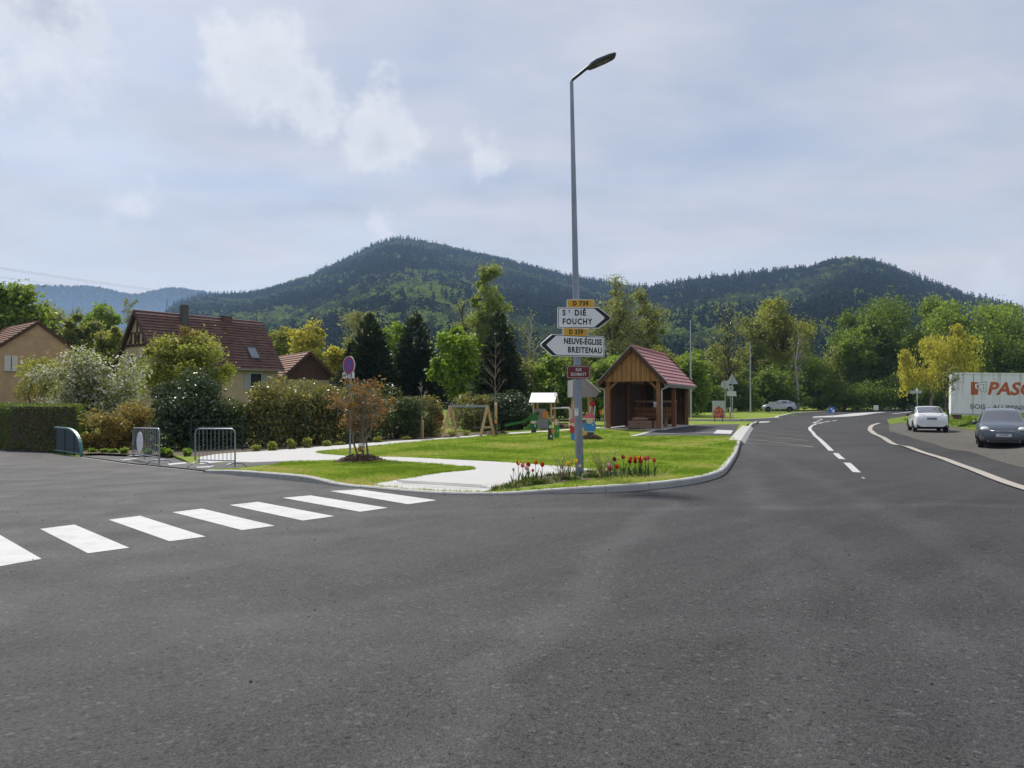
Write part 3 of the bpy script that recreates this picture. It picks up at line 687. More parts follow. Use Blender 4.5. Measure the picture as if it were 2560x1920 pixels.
# planting bed along the hedge and bed by the lamp
bed1 = drape('planting_bed', GP([(205, 1142), (250, 1141), (330, 1145), (430, 1146), (505, 1150), (560, 1141), (680, 1133.5), (789, 1124.5), (970, 1110.5), (1100, 1100.5), (1240, 1089)]) + [(-2.0, 42), (-6, 42.5), (-10, 36), (-14, 32.5), (-17, 30.5)], gzp, .003, M_soil, step=.9)
bed2_p = GP([(1205, 1234), (1260, 1223.5), (1330, 1208.5), (1400, 1197), (1470, 1190), (1560, 1190), (1640, 1192), (1690, 1195), (1640, 1203), (1510, 1212), (1400, 1219), (1300, 1226)])
bed2 = drape('flower_bed', bed2_p, gzp, .006, M_soil, step=.6)

# ---------------------------------------------------------------- grass blades on the lawn, gravel stones (stuff)
def blade_tuft(name, m, n=16, h=.05, spread=.07, w=.004):
    mb = MB()
    for i in range(n):
        a = random.uniform(0, 2 * PI); r = spread * random.random() ** .5; x, y = r * math.cos(a), r * math.sin(a)
        b = random.uniform(0, 2 * PI); hh = h * random.uniform(.5, 1.2); l = hh * random.uniform(.1, .7); w_ = w * random.uniform(.7, 1.3)
        cx_, sx_ = math.cos(b) * w_, math.sin(b) * w_; dx, dy = -math.sin(b) * l, math.cos(b) * l
        mb.add([(x - cx_, y - sx_, 0), (x + cx_, y + sx_, 0), (x + dx * .4 + cx_ * .7, y + dy * .4 + sx_ * .7, hh * .6), (x + dx * .4 - cx_ * .7, y + dy * .4 - sx_ * .7, hh * .6), (x + dx, y + dy, hh)], [(0, 1, 2, 3), (3, 2, 4)])
    o = mk(name, mb.v, mb.f, m)
    o.data.attributes.new('v', 'FLOAT', 'POINT').data.foreach_set('value', np.repeat(rng.random(n), 5).astype(np.float32)); return o
ML_grass = leaf_mat('grass_blade', (.20, .305, .038), (.385, .49, .08), .35, .12, .6)
ML_grassd = leaf_mat('dry_grass_blade', (.44, .41, .13), (.60, .53, .22), .35, .12, .6)
main_lawn = pA_lo[3:] + GP([(1500, 1190), (1640, 1196)]) + [tuple(p) for p in offs(KA, .2)][-44:] + bus_poly[::-1][:1] + [bus_poly[0]] + GP([(1560, 1080), (1500, 1077)])
island_lawn = isl + [tuple(p) for p in offs(KA, .2)][10:38]
def fill(poly, n, hf, extra=0):
    P = np.array([p[:2] for p in poly]); lo, hi = P.min(0), P.max(0); x = rng.uniform(lo[0], hi[0], n); y = rng.uniform(lo[1], hi[1], n)
    k = inpoly(x, y, poly); x, y = x[k], y[k]; return np.stack([x, y, hf(x, y) + extra], 1)
A = fill(main_lawn, 52000, gzp, -.004); B = fill(island_lawn, 14000, gzp, -.004)
for pl in (bus_poly, path_poly): A = A[~inpoly(A[:, 0], A[:, 1], pl)]
B = B[~inpoly(B[:, 0], B[:, 1], path_poly)]
far_w = rng.random(len(A)) < np.clip(22 / A[:, 1], .3, 1); A = A[far_w]
P = np.concatenate([A, B]); n = len(P)
edge_ = resample(isl, .05)[:, :2]; e2 = resample(pA_lo[3:], .05)[:, :2]; e3 = offs(resample(K, .06), .17); E_ = np.concatenate([edge_, e2, e3]); E_ = E_ + rng.normal(size=E_.shape) * .035
P = np.concatenate([P, np.stack([E_[:, 0], E_[:, 1], gzp(E_[:, 0], E_[:, 1])], 1)]); n = len(P)
patch_ = .5 * pn(P, 1.1) + .25 * pn(P + 50, 3.7) + .25 * rng.random(n)
scatter('lawn_grass', P, rng.random(n) * 6.3, rng.uniform(.55, 1.3, n), np.where(patch_ > .66, 1, np.where(patch_ < .40, 2, 0)), [blade_tuft('tuft_a', ML_grass), blade_tuft('tuft_b', ML_grassd, 13), blade_tuft('tuft_c', leaf_mat('deep_grass_blade', (.12, .22, .025), (.26, .37, .05), .35, .12, .6), 18, .055)],
        'short mown grass covering the lawn around the lamp post', 'grass')
P = np.concatenate([fill(bed2_p, 520, gzp), fill(GP([(1200, 1235), (1290, 1218), (1330, 1209), (1340, 1222), (1260, 1231)]), 260, gzp)]); n = len(P)
scatter('bed_grass', P, rng.random(n) * 6.3, rng.uniform(.5, 1.5, n), (rng.random(n) > .8).astype(int), [blade_tuft('weed_a', leaf_mat('weed', (.05, .09, .02), (.12, .17, .04), .3), 14, .07, .06, .006), blade_tuft('weed_b', ML_grassd, 12, .07)],
        'tufts of weeds and grass in the flower bed behind the kerb', 'grass')
def pebble(name, m):
    mb = MB().sphere((0, 0, 0), 1, 6, 4); mb.v = [tuple(np.array(v) * (.7 + .5 * random.random())) for v in mb.v]; return mk(name, mb.v, mb.f, m)
gpoly = gr_low + [(14.2, 13), (18, 12), (24, 24), (24.3, 37.5), (27.0, 44), (30.5, 52.5), (32, 57), (30.8, 60.3)]
P = fill(gpoly, 16000, gz, .012); n = len(P)
scatter('gravel_stones', P, rng.random(n) * 6.3, rng.uniform(.006, .020, n), rng.integers(0, 2, n), [pebble('pebble_a', mat('pale_pebble', (.27, .25, .22), .9, .3, 9)), pebble('pebble_b', mat('dark_pebble', (.09, .085, .075), .9, .3, 9))],
        'loose gravel strewn over the lay-by under the parked cars', 'gravel')
P = fill([(-9, 4), (9, 4), (12, 14), (-12, 14)], 260, gz, .003); n = len(P); P = np.concatenate([P, np.array([(p[0] + rng.normal() * .12, p[1] - abs(rng.normal()) * .15 - .05, g1(*p) + .003) for p in KA[rng.integers(20, 90, 160)]])]); n = len(P)
scatter('road_grit', P, rng.random(n) * 6.3, rng.uniform(.003, .011, n), rng.integers(0, 2, n), [pebble('grit_a', mat('pale_pebble', (.27, .25, .22))), pebble('grit_b', mat('dark_pebble', (.09, .085, .075)))],
        'small grit and bits of debris on the asphalt along the kerb', 'grit')
# tall grass and weeds on the bank at the right
gm = leaf_mat('bank_grass', (.09, .17, .02), (.21, .31, .045), .35, .12, .6)
bpoly = [(24.4, 37.6), (27.2, 44), (30.7, 52.5), (32.2, 57), (33, 64), (41, 76), (60, 76), (46, 50), (38, 36), (30, 34)]
P = fill(bpoly, 14000, gz, -.06); n = len(P)
scatter('bank_grass', P, rng.random(n) * 6.3, rng.uniform(.7, 1.6, n), (rng.random(n) > .85).astype(int), [blade_tuft('bank_a', gm, 18, .20, .2, .014), blade_tuft('bank_b', ML_grassd, 14, .18, .2, .012)],
        'rough green grass on the bank below the white container', 'grass')

# ---------------------------------------------------------------- hills and their woods
def ridge(name, sky_px, Dc, D0, t_pow, noise_amp, m, step=14, rows=46):
    q = np.array(sky_px, float); pxs = np.arange(q[0, 0], q[-1, 0] + 1, step); pys = np.interp(pxs, q[:, 0], q[:, 1])
    k = np.ones(3) / 3; pys = np.convolve(np.pad(pys, 1, mode='edge'), k, 'valid')
    hc = (1005 - pys) / FPX * Dc; T = np.concatenate([np.linspace(0, 1, rows), [1.06, 1.15, 1.3, 1.6]])
    prof = np.concatenate([np.linspace(0, 1, rows) ** t_pow, [.97, .88, .7, .2]])
    u = (pxs - 1280) / FPX; D = D0 + (Dc - D0) * T
    wob = np.zeros((len(T), len(pxs)))
    for f, a, ph in ((3.1, 1, .3), (7.7, .5, 1.9), (15.3, .25, 4.)):
        wob += a * np.sin(u[None] * f * 3 + ph + 2.2 * np.sin(T[:, None] * 5 + u[None] * 4 + ph)) * np.cos(T[:, None] * f + ph)
    zv = np.maximum(hc, 0)[None] * prof[:, None] + noise_amp * wob * np.sin(np.clip(T, 0, 1) * PI)[:, None] * np.clip(hc / 120, 0, 1)[None]
    V = np.stack([u[None] * D[:, None], np.repeat(D[:, None], len(u), 1), np.maximum(zv, -2)], 2); nx = len(u)
    o = mk(name, V.reshape(-1, 3), [(j * nx + i, j * nx + i + 1, (j + 1) * nx + i + 1, (j + 1) * nx + i) for j in range(len(T) - 1) for i in range(nx - 1)], m, None, True)
    o['kind'] = 'structure'
    def sample(n, tmin=.05, tmax=1.03):
        a = rng.random(n) * (nx - 1.001); t = np.sqrt(rng.uniform((D0 + (Dc - D0) * tmin) ** 2, (D0 + (Dc - D0) * tmax) ** 2, n)); t = (t - D0) / (Dc - D0)
        b = np.interp(t, T, np.arange(len(T))); i = a.astype(int); j = np.minimum(b.astype(int), len(T) - 2); fa = (a - i)[:, None]; fb = (b - j)[:, None]
        P = (V[j, i] * (1 - fa) + V[j, i + 1] * fa) * (1 - fb) + (V[j + 1, i] * (1 - fa) + V[j + 1, i + 1] * fa) * fb
        px = 1280 + FPX * P[:, 0] / P[:, 1]; py = 1005 - FPX * (P[:, 2] - EYE) / P[:, 1]; return P, px, py, t
    return sample
M_hill = mat('forest_floor', (.018, .03, .014), .95, .3, .02)
s_ = 2560 / 2212
sk_left = [(-2600, 900), (-1600, 760), (-700, 730)] + [(a * s_, b * s_ + 4) for a, b in ((0, 621), (60, 617), (110, 619), (200, 620), (290, 640), (330, 628), (370, 622), (440, 632), (520, 650), (700, 690))] + [(1100, 880), (1500, 960)]
sk_mtn = [(300, 960), (380, 830), (430, 775)] + [(a * s_, b * s_ + 12) for a, b in ((420, 640), (500, 636), (560, 629), (640, 605), (720, 572), (800, 532), (850, 514), (880, 515), (960, 530), (1060, 552), (1150, 577), (1230, 598), (1320, 612), (1400, 625))] + [(1850, 800), (2300, 900), (2700, 990)]
sk_rgt = [(1350, 930), (1500, 780), (1540, 745)] + [(a * s_, b * s_ + 13) for a, b in ((1400, 620), (1500, 605), (1600, 594), (1700, 584), (1760, 577), (1790, 561), (1840, 556), (1880, 558), (1930, 576), (2000, 606), (2100, 638), (2212, 670))] + [(2900, 850), (3600, 800), (4600, 900), (5200, 985)]
smp_l = ridge('far_hill', sk_left, 4600, 2400, 1.0, 12, M_hill, 16, 30)
smp_m = ridge('hill', sk_mtn, 1700, 330, 1.12, 9, M_hill)
smp_r = ridge('hill', sk_rgt, 1250, 300, 1.12, 7, M_hill)
def fconifer(name, m):
    n = 110; h = 1 - np.sqrt(rng.random(n)); a = rng.random(n) * 2 * PI; r = (1 - h) * .21 * (.35 + .65 * rng.random(n) ** .5) + .008
    P = np.stack([np.cos(a) * r, np.sin(a) * r, h * .92 + .08 - r * .25], 1); axv = np.stack([np.cos(a), np.sin(a), -.5 + 0 * a], 1)
    o = leaves(name, P, .13, m, None, .5, .6, axv); return o
def fbroad(name, m, wide=.34):
    n = 150; lc = rdir(9) * np.array([wide * .55, wide * .55, .26]) + np.array([0, 0, .58]); w = rng.integers(0, 9, n)
    P = lc[w] + rdir(n) * (.6 + .4 * rng.random(n))[:, None] * .19
    return leaves(name, P, .135, m, None, .6, .8)
FC = [leaf_mat('forest_conifer_leaf', (.010, .022, .018), (.022, .040, .028), .15, .1), leaf_mat('forest_pine_leaf', (.018, .032, .020), (.030, .048, .027), .12, .05),
      leaf_mat('forest_beech_leaf', (.14, .20, .036), (.23, .30, .065), .3, .05), leaf_mat('forest_olive_leaf', (.06, .088, .03), (.10, .13, .045), .25, .05)]
def protos(p): return [fconifer(p + '_kind_a', FC[0]), fbroad(p + '_kind_b', FC[1], .26), fbroad(p + '_kind_c', FC[2]), fbroad(p + '_kind_d', FC[3])]
def gauss(px, py, cx, cy_, sx, sy): return np.exp(-((px - cx) / sx) ** 2 - ((py - cy_) / sy) ** 2)
def forest(name, smp, n, pd, hmul, label, tmin=.05):
    P, px, py, t = smp(n, tmin); k = (P[:, 2] > 1) & (px > -500) & (px < 3100); P, px, py, t = P[k], px[k], py[k], t[k]
    pb = np.clip(pd(px, py) + .5 * (pn(P, .021) - .5) * pd(px, py) ** .5, .01, .97); r = .42 * pn(P, .034) + .58 * rng.random(len(P)) ; r = np.clip((r - .12) / .76, 0, 1); st2 = pn(P + 700, .013) * .7 + .3 * rng.random(len(P))
    idx = np.where(r < pb, 2, np.where(st2 > .66, 3, np.where(st2 > .50, 1, 0)))
    h = np.where(idx == 0, rng.uniform(17, 27, len(P)), rng.uniform(13, 21, len(P))) * hmul; P[:, 2] -= 1.5
    return scatter(name, P, rng.random(len(P)) * 6.3, h, idx, protos(name), label, 'forest')
forest('hillside_forest', smp_m, 30000, lambda x, y: .04 + .85 * np.clip(.8 * gauss(x, y, 1060, 760, 150, 48) + .5 * gauss(x, y, 1030, 708, 90, 20) + .9 * gauss(x, y, 770, 712, 62, 13) + .42 * gauss(x, y, 700, 815, 260, 42) + .3 * gauss(x, y, 1150, 820, 250, 40), 0, 1), 1.0, 'mixed forest of dark conifers and pale spring beeches on the pointed hill')
forest('hillside_forest', smp_r, 24000, lambda x, y: .04 + .10 * gauss(x, y, 1950, 690, 120, 30) + .45 * gauss(x, y, 1750, 830, 260, 50) + .2 * gauss(x, y, 2150, 680, 60, 30), .85, 'dark conifer forest with olive broadleaves on the right hand hill')
P, px, py, t = smp_l(60000, .45); P[:, 2] -= 3; k = (px > -150) & (px < 900); P = P[k]; n = len(P)
scatter('far_forest', P, rng.random(n) * 6.3, rng.uniform(22, 34, n), rng.choice([0, 0, 0, 1, 3], n), protos('far_forest'), 'distant blue wooded ridge behind the houses on the left', 'forest')
# woodland on the valley floor behind the gardens, too dense and far to tell trees apart
def vw(x0, x1, y0, y1, n):
    u = rng.uniform(x0, x1, n); d = rng.uniform(y0, y1, n); return np.stack([(u - 1280) / FPX * d, d, 0 * d - .2], 1)
P = np.concatenate([vw(-300, 900, 150, 320, 700), vw(900, 1700, 170, 330, 700), vw(1700, 3000, 190, 330, 700)]); n = len(P)
scatter('valley_wood', P, rng.random(n) * 6.3, rng.uniform(8, 14, n), rng.choice([1, 2, 3, 3, 3], n), protos('valley_wood'), 'olive green woodland filling the valley floor below the hills', 'forest')

# ================================================================ THINGS
# ---------------------------------------------------------------- street lamp with direction signs
LX, LY = G(1449, 1203); LZ = float(gzp(LX, LY))
lamp = thing('street_lamp', 'tall galvanised street lamp in the flower bed carrying the direction signs', 'street lamp', (LX, LY, LZ))
lamp.rotation_euler = (0, math.radians(-1.05), 0)
MB().tube([(0, 0, -.1), (0, 0, 2.5), (0, 0, 5), (0, 0, 8.32)], [.092, .080, .061, .038], 10).build('pole', M_galv, lamp, True, 50)
MB().box((0, -.088, .75), (.085, .012, .42)).build('access_door', M_galv, lamp, bevel=.003)
MB().tube([(0, 0, 8.30), (.02, 0, 8.36), (.16, -.02, 8.46), (.40, -.06, 8.64)], .032, 10).build('arm', M_dark, lamp, True, 50)
hd = MB(); secs = [(.33, .03, .06, 8.58), (.40, .13, .07, 8.62), (.50, .165, .075, 8.67), (.76, .17, .065, 8.775), (.90, .15, .045, 8.83), (.94, .11, .02, 8.84)]
vs = []
for x_, w_, h_, z_ in secs: vs += [(x_, -w_ - .05, z_ - h_ * .5), (x_, w_ - .05, z_ - h_ * .5), (x_, w_ * .8 - .05, z_ + h_ * .6), (x_, -w_ * .8 - .05, z_ + h_ * .6)]
hd.add(vs, [(i * 4 + j, i * 4 + (j + 1) % 4, i * 4 + 4 + (j + 1) % 4, i * 4 + 4 + j) for i in range(5) for j in range(4)] + [(3, 2, 1, 0), (20, 21, 22, 23)])
hd_o = hd.build('lamp_head', M_dark, lamp, bevel=.006)
lens = MB(); Rm = Euler((0, -math.atan2(.125, .32), 0)).to_matrix(); lens.box((.66, -.05, 8.70), (.28, .22, .014), Rm)
lens.build('lens', mat('lamp_lens', (.05, .05, .055), .3, .2, 10), hd_o)
st = MB().box((-.045, -.092, 1.33), (.075, .004, .15)).build('sticker', M_white, lamp)
MB().beam((-.06, -.0955, 1.385), (-.03, -.0955, 1.35), .006, .012, (0, 1, 0)).build('printed_mark', M_black, st); MB().beam((-.03, -.096, 1.385), (-.06, -.096, 1.35), .006, .012, (0, 1, 0)).build('printed_mark', M_black, st); MB().beam((-.07, -.096, 1.29), (-.03, -.096, 1.29), .004, .01, (0, 1, 0)).build('printed_mark', M_black, st)
for zz_ in (2.08, 2.62, 3.0, 3.25): MB().lathe([(.083, -.012), (.0865, -.012), (.0865, .012), (.083, .012)], 14, (0, 0, zz_)).build('clamp_band', M_galv, lamp)
def on_lamp(name, label, cat, zc, yaw, dx=0., dy=-.125):
    lean = -math.tan(math.radians(1.05)) * (zc - LZ)
    dy -= abs(dx) * math.tan(abs(yaw)) + .02 * (yaw > .2)
    return thing(name, label, cat, (LX + lean + dx, LY + dy, zc), yaw)
kz = LY / FPX
def arrow(w, h, tip, left, ins, tipin, r=.03):
    x0, x1 = -w / 2 + ins, w / 2 - ins - tipin; hh = h / 2 - ins; b = x1 - max(.05, tip - tipin * .3)
    o = [(x0 + r, -hh), (b, -hh), (x1 - .02, -.03 * (hh / .2)), (x1, 0), (x1 - .02, .03 * (hh / .2)), (b, hh), (x0 + r, hh), (x0 + .3 * r, hh - .3 * r), (x0, hh - r), (x0, -hh + r), (x0 + .3 * r, -hh + .3 * r)]
    return [(-x, z) for x, z in o][::-1] if left else o
def arrow_sign(label, zc, yaw, dx, w, h, tip, left, lines):
    t = on_lamp('direction_sign', label, 'direction sign', zc, yaw, dx)
    MB().prism(arrow(w, h, tip, left, 0, 0), -.012, .012).build('panel', M_white, t)
    MB().prism(arrow(w, h, tip, left, .014, .0), -.0145, -.0125).build('border', M_black, t)
    MB().prism(arrow(w, h, tip, left, .027, .105), -.017, -.015).build('face', M_white, t)
    MB().box((0, .03, h * .28), (.9 * w * .8, .035, .035)).box((0, .03, -h * .28), (.9 * w * .8, .035, .035)).build('rear_rail', M_galv, t)
    for s, sz, lx, lz, kw in lines: put_text(s, sz, (lx, -.0195, lz), M_black, t, **kw)
    return t
tk = dict(bold=.034, space=1.12, sx=.86)
arrow_sign('white arrow sign reading St Dié Fouchy pointing right', Z(796, LY), math.radians(3), .15, 1.12, .44, .25, False,
           [('S', .165, -.455, .098, dict(bold=.034, align='LEFT', sx=.86)), ('T', .085, -.335, .122, dict(bold=.034, align='LEFT', sx=.86)), ('DIÉ', .165, -.205, .098, dict(bold=.034, space=1.2, align='LEFT', sx=.86)), ('FOUCHY', .165, -.455, -.085, dict(bold=.034, space=1.25, align='LEFT', sx=.80))])
arrow_sign('white arrow sign reading Neuve-Église Breitenau pointing left', Z(866, LY), math.radians(24), -.10, 1.50, .445, .25, True,
           [('NEUVE-ÉGLISE', .165, .685, .088, dict(bold=.034, space=1.08, align='RIGHT', sx=.81)), ('BREITENAU', .165, .685, -.09, dict(bold=.034, space=1.18, align='RIGHT', sx=.84))])
for s, zc, yaw, dx, w in (('D 739', Z(760.5, LY), 3, .08, .57), ('D 339', Z(832, LY), 24, -.035, .60)):
    t = on_lamp('route_plate', 'small amber route plate ' + s + (' topmost on the lamp post' if '7' in s else ' between the two white arrow signs'), 'route plate', zc, math.radians(yaw), dx)
    MB().prism(rrect(-w / 2, -.088, w / 2, .088, .025), -.012, .012).build('panel', M_white, t)
    MB().prism(rrect(-w / 2 + .01, -.078, w / 2 - .01, .078, .02), -.0145, -.0125).build('face', M_amber, t)
    put_text(s, .13, (0, -.017, -.002), M_black, t, bold=.038, space=1.22, sx=.86)
t = on_lamp('street_name_sign', 'maroon street name plate reading Rue Eichmatt on the lamp post', 'street sign', Z(931, LY), math.radians(2), .01, -.13)
MB().prism(rrect(-.25, -.135, .25, .135, .012), -.008, .008).build('panel', M_maroon, t)
fr = rrect(-.235, -.12, .235, .12, .03); fi = rrect(-.228, -.113, .228, .113, .026)
nfr = len(fr); MB().add([(x, -.0095, z) for x, z in fr] + [(x, -.0095, z) for x, z in fi], [(i, (i + 1) % nfr, nfr + (i + 1) % nfr, nfr + i) for i in range(nfr)]).build('border', M_offw, t)
put_text('RUE', .085, (0, -.0105, .05), M_offw, t, bold=.03, space=1.15, sx=.7); put_text('EICHMATT', .085, (0, -.0105, -.048), M_offw, t, bold=.03, space=1.12, sx=.72)

# ---------------------------------------------------------------- no-parking sign
SX_, SY_ = G(875, 1160); SZ_ = float(gzp(SX_, SY_)); zt = lambda py: Z(py, SY_) - SZ_
t = thing('no_parking_sign', 'round blue and red no parking sign on a grey post beside the brown maple', 'road sign', (SX_, SY_, SZ_), math.radians(-40))
MB().tube([(0, 0, -.1), (0, 0, zt(892))], .03, 10).build('post', M_galv, t, True, 50)
rd = (937 - 890) / 2 / FPX * SY_ ; zd = zt(913.5)
dsk = MB().prism(ell(0, zd, rd, rd, 28), -.065, -.045).build('disc', M_offw, t)
MB().prism(ell(0, zd, rd * .92, rd * .92, 28), -.068, -.066).build('red_ring', M_redsg, dsk)
MB().prism(ell(0, zd, rd * .70, rd * .70, 28), -.071, -.069).build('blue_field', M_blusg, dsk)
a_ = 1.05
rotm = Matrix.Rotation(.78, 3, 'Y')
MB().box((0, -.0725, zd), (rd * 1.4, .002, .05), rotm).build('red_bar', M_redsg, dsk)
pw = 28 / FPX * SY_ / .62; pz = zt(938.5)
pl = MB().prism(rrect(-pw / 2 - .02, pz - .085, pw / 2 - .02, pz + .085, .02), -.065, -.045).build('plate', M_white, t)
put_text('SAUF', .125, (-.125, -.068, pz), M_black, pl, bold=.03, sx=.85)
bx_ = MB().box((.10, -.0665, pz), (.11, .003, .13)).build('wheelchair_field', M_blue, pl)
MB().prism(ell(.105, pz - .018, .030, .030, 14), -.0705, -.069).build('wheel_symbol', M_white, pl)
MB().prism(ell(.105, pz - .018, .019, .019, 14), -.0725, -.071).build('wheel_hole', M_blue, pl)
MB().prism(ell(.092, pz + .047, .010, .010, 10), -.0705, -.069).beam((.093, -.0745, pz + .035), (.098, -.0745, pz), .008, .004, (0, 1, 0)).beam((.098, -.0745, pz + .004), (.125, -.0745, pz + .002), .008, .004, (0, 1, 0)).beam((.125, -.0745, pz), (.135, -.0745, pz - .035), .008, .004, (0, 1, 0)).build('seated_symbol', M_white, pl)

# ---------------------------------------------------------------- crowd barriers
def barrier(label, a, b, hgt, disc=False):
    a = np.array(a); b = np.array(b); L = np.hypot(*(b - a)); yaw = math.atan2(b[1] - a[1], b[0] - a[0])
    c = (a + b) / 2; z0 = float(bh(*c)) + .016
    t = thing('crowd_barrier', label, 'barrier', (c[0], c[1], z0), yaw, 'steel crowd barriers beside the parking bay')
    t.rotation_euler.y = -math.atan2(float(bh(*b)) - float(bh(*a)), L)
    h = L / 2; r = .12; lo = .20
    fr = [(-h, 0, lo), (-h, 0, hgt - r), (-h + .3 * r, 0, hgt - .3 * r), (-h + r, 0, hgt), (h - r, 0, hgt), (h - .3 * r, 0, hgt - .3 * r), (h, 0, hgt - r), (h, 0, .03)]
    MB().tube(fr, .021, 8).tube([(-h, 0, lo), (h, 0, lo)], .019, 8).build('frame', M_galv, t, True, 60)
    n = int(L / (.22 if disc else .13))
    for i in range(1, n):
        x = -h + L * i / n; MB().tube([(x, 0, lo), (x, 0, hgt - .005 if abs(x) < h - r else hgt - .03)], .0085, 6, False).build('bar', M_galv, t, True)
    for x in (-h + .14, h):
        MB().tube([(x, 0, lo), (x, 0, .13)], .018, 8).tube([(x - .1, -.34, .015), (x - .05, -.25, .10), (x - .02, -.1, .13), (x + .02, .1, .13), (x + .05, .25, .10), (x + .1, .34, .015)], .016, 8).build('foot', M_galv, t, True, 60)
    if disc:
        MB().prism(ell(-.17 * L, .60, .42, .34, 28), -.045, -.028).build('oval_plate', M_white, t, False)
    return t
barrier('empty steel crowd barrier nearest the white footpath', G(488, 1171), G(583, 1174) + np.array([.05, 0]), 1.05)
barrier('steel crowd barrier with a pale oval plate near the teal railing', G(332, 1151), G(398, 1163), 1.05, True)
# teal bridge railing
a, b = G(138, 1131), G(206, 1141); L = np.hypot(*(b - a)); t = thing('bridge_railing', 'teal railing with a curved end beside the clipped hedge', 'railing', (a[0], a[1], g1(*a)), math.atan2(b[1] - a[1], b[0] - a[0]))
hh = 1.02; arc = [(0, 0, hh)] + [(L * .45 + L * .53 * math.sin(q), 0, hh * math.cos(q) ** .75 if q < 1.56 else 0) for q in np.linspace(0, PI / 2, 12)]
vs = []; 
for p in arc: vs += [(p[0], -.05, p[2]), (p[0], .05, p[2]), (p[0] * .985, .05, p[2] - .05), (p[0] * .985, -.05, p[2] - .05)]
MB().add(vs, [(i * 4 + j, i * 4 + (j + 1) % 4, i * 4 + 4 + (j + 1) % 4, i * 4 + 4 + j) for i in range(len(arc) - 1) for j in range(4)] + [(3, 2, 1, 0), tuple(range(len(vs) - 4, len(vs)))]).build('handrail', M_teal, t)
MB().prism([(0, .1)] + [(p[0] * .97, max(.1, p[2] - .05)) for p in arc[::-1]], -.008, .008).build('infill_panel', M_tealdk, t)
for q in (.03, .38, .72): MB().box((L * q, 0, .45 if q < .5 else .38), (.05, .06, .95 if q < .5 else .78)).build('post', M_tealdk, t)
MB().box((L * .48, 0, .10), (L * .95, .06, .05)).build('bottom_rail', M_teal, t)

# ---------------------------------------------------------------- bus shelter
FC_ = np.array((5.72, 36.0)); ax_ = np.array((.40, .9165)); gd = np.array((.9165, -.40))
sz0 = float(gzp(*FC_)); yaw = math.atan2(ax_[1], ax_[0]) - PI / 2
shel = thing('bus_shelter', 'open timber bus shelter with rose tiled gable roof beside the bus bay', 'bus shelter', (FC_[0], FC_[1], sz0 + .02), yaw)
hw, Ls, he, hr = 1.32, 7.0, 2.26, 3.82                                           # half width, length, eave beam, ridge
MB().box((0, Ls / 2, -.08), (2 * hw + .5, Ls + .5, .2)).build('floor_slab', M_conc, shel, bevel=.01)
def post(x, y): MB().box((x, y, he / 2), (.19, .19, he)).build('post', M_post, shel, bevel=.008)
ys = (0.06, Ls * .5, Ls - .06)
for y in ys:
    for x in (-hw + .1, hw - .1): post(x, y)
for x in (-hw + .1, hw - .1): MB().box((x, Ls / 2, he + .09), (.18, Ls + .1, .18)).build('wall_plate', M_post, shel)
for y in (ys[0], ys[2]): MB().box((0, y, he + .085), (2 * hw - .03, .16, .165)).build('tie_beam', M_post, shel)
for s in (-1, 1):
    MB().beam((s * (hw - .12), .06, he - .42), (s * (hw - .56), .06, he + .02), .11, .11, (0, 1, 0)).build('brace', M_post, shel)
    for y, q in ((ys[0], 1), (ys[1], 1), (ys[1], -1), (ys[2], -1)):
        MB().beam((s * (hw - .1), y, he - .42), (s * (hw - .1), y + q * .44, he + .02), .10, .10, (1, 0, 0)).build('brace', M_post, shel)
slope = math.atan2(hr - (he + .02), hw + .14); ov = .24; npl = 24; bw = 2 * (hw + .05) / npl
for i in range(npl):                                                               # gable boards, one by one
    x = -hw - .05 + bw * (i + .5); top = he + .10 + (hw + .12 - abs(x)) * math.tan(slope) * .985
    x0, x1 = x - bw / 2 + .004, x + bw / 2 - .004; tl = he + .10 + (hw + .12 - abs(x0)) * math.tan(slope) * .97; tr_ = he + .10 + (hw + .12 - abs(x1)) * math.tan(slope) * .97
    y = -.065 - (.012 if i % 2 else 0)
    MB().prism([(x0, he - .02), (x1, he - .02), (x1, tr_), (x0, tl)], y - .02, y).build('gable_board', mat('larch_board_%d' % (i % 4), tuple(c * q for c, q in zip((.36, .175, .062), ((1, 1, 1), (.82, .8, .75), (1.12, 1.12, 1.1), (.68, .64, .6))[i % 4])), .7, .28, 3, .2, 30, stretch=(6, 6, .6)), shel)
nb = 46
for i in range(nb):                                                                # boards of the rear left wall
    if not (.04 < i / nb < .985): continue
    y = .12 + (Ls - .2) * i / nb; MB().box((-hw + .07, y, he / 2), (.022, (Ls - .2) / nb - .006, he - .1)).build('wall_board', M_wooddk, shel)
for i in range(18):
    x = -hw + .2 + (2 * hw - .4) * (i + .5) / 18
    z1 = he - .02
    if 4 <= i <= 7: continue                                                       # narrow window gap in the far wall
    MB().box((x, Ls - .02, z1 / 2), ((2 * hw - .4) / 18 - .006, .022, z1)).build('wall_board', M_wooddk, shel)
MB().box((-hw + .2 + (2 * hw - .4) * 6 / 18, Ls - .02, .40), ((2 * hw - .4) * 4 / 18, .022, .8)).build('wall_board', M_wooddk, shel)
roof = thing('roof', None, None); roof.parent = shel
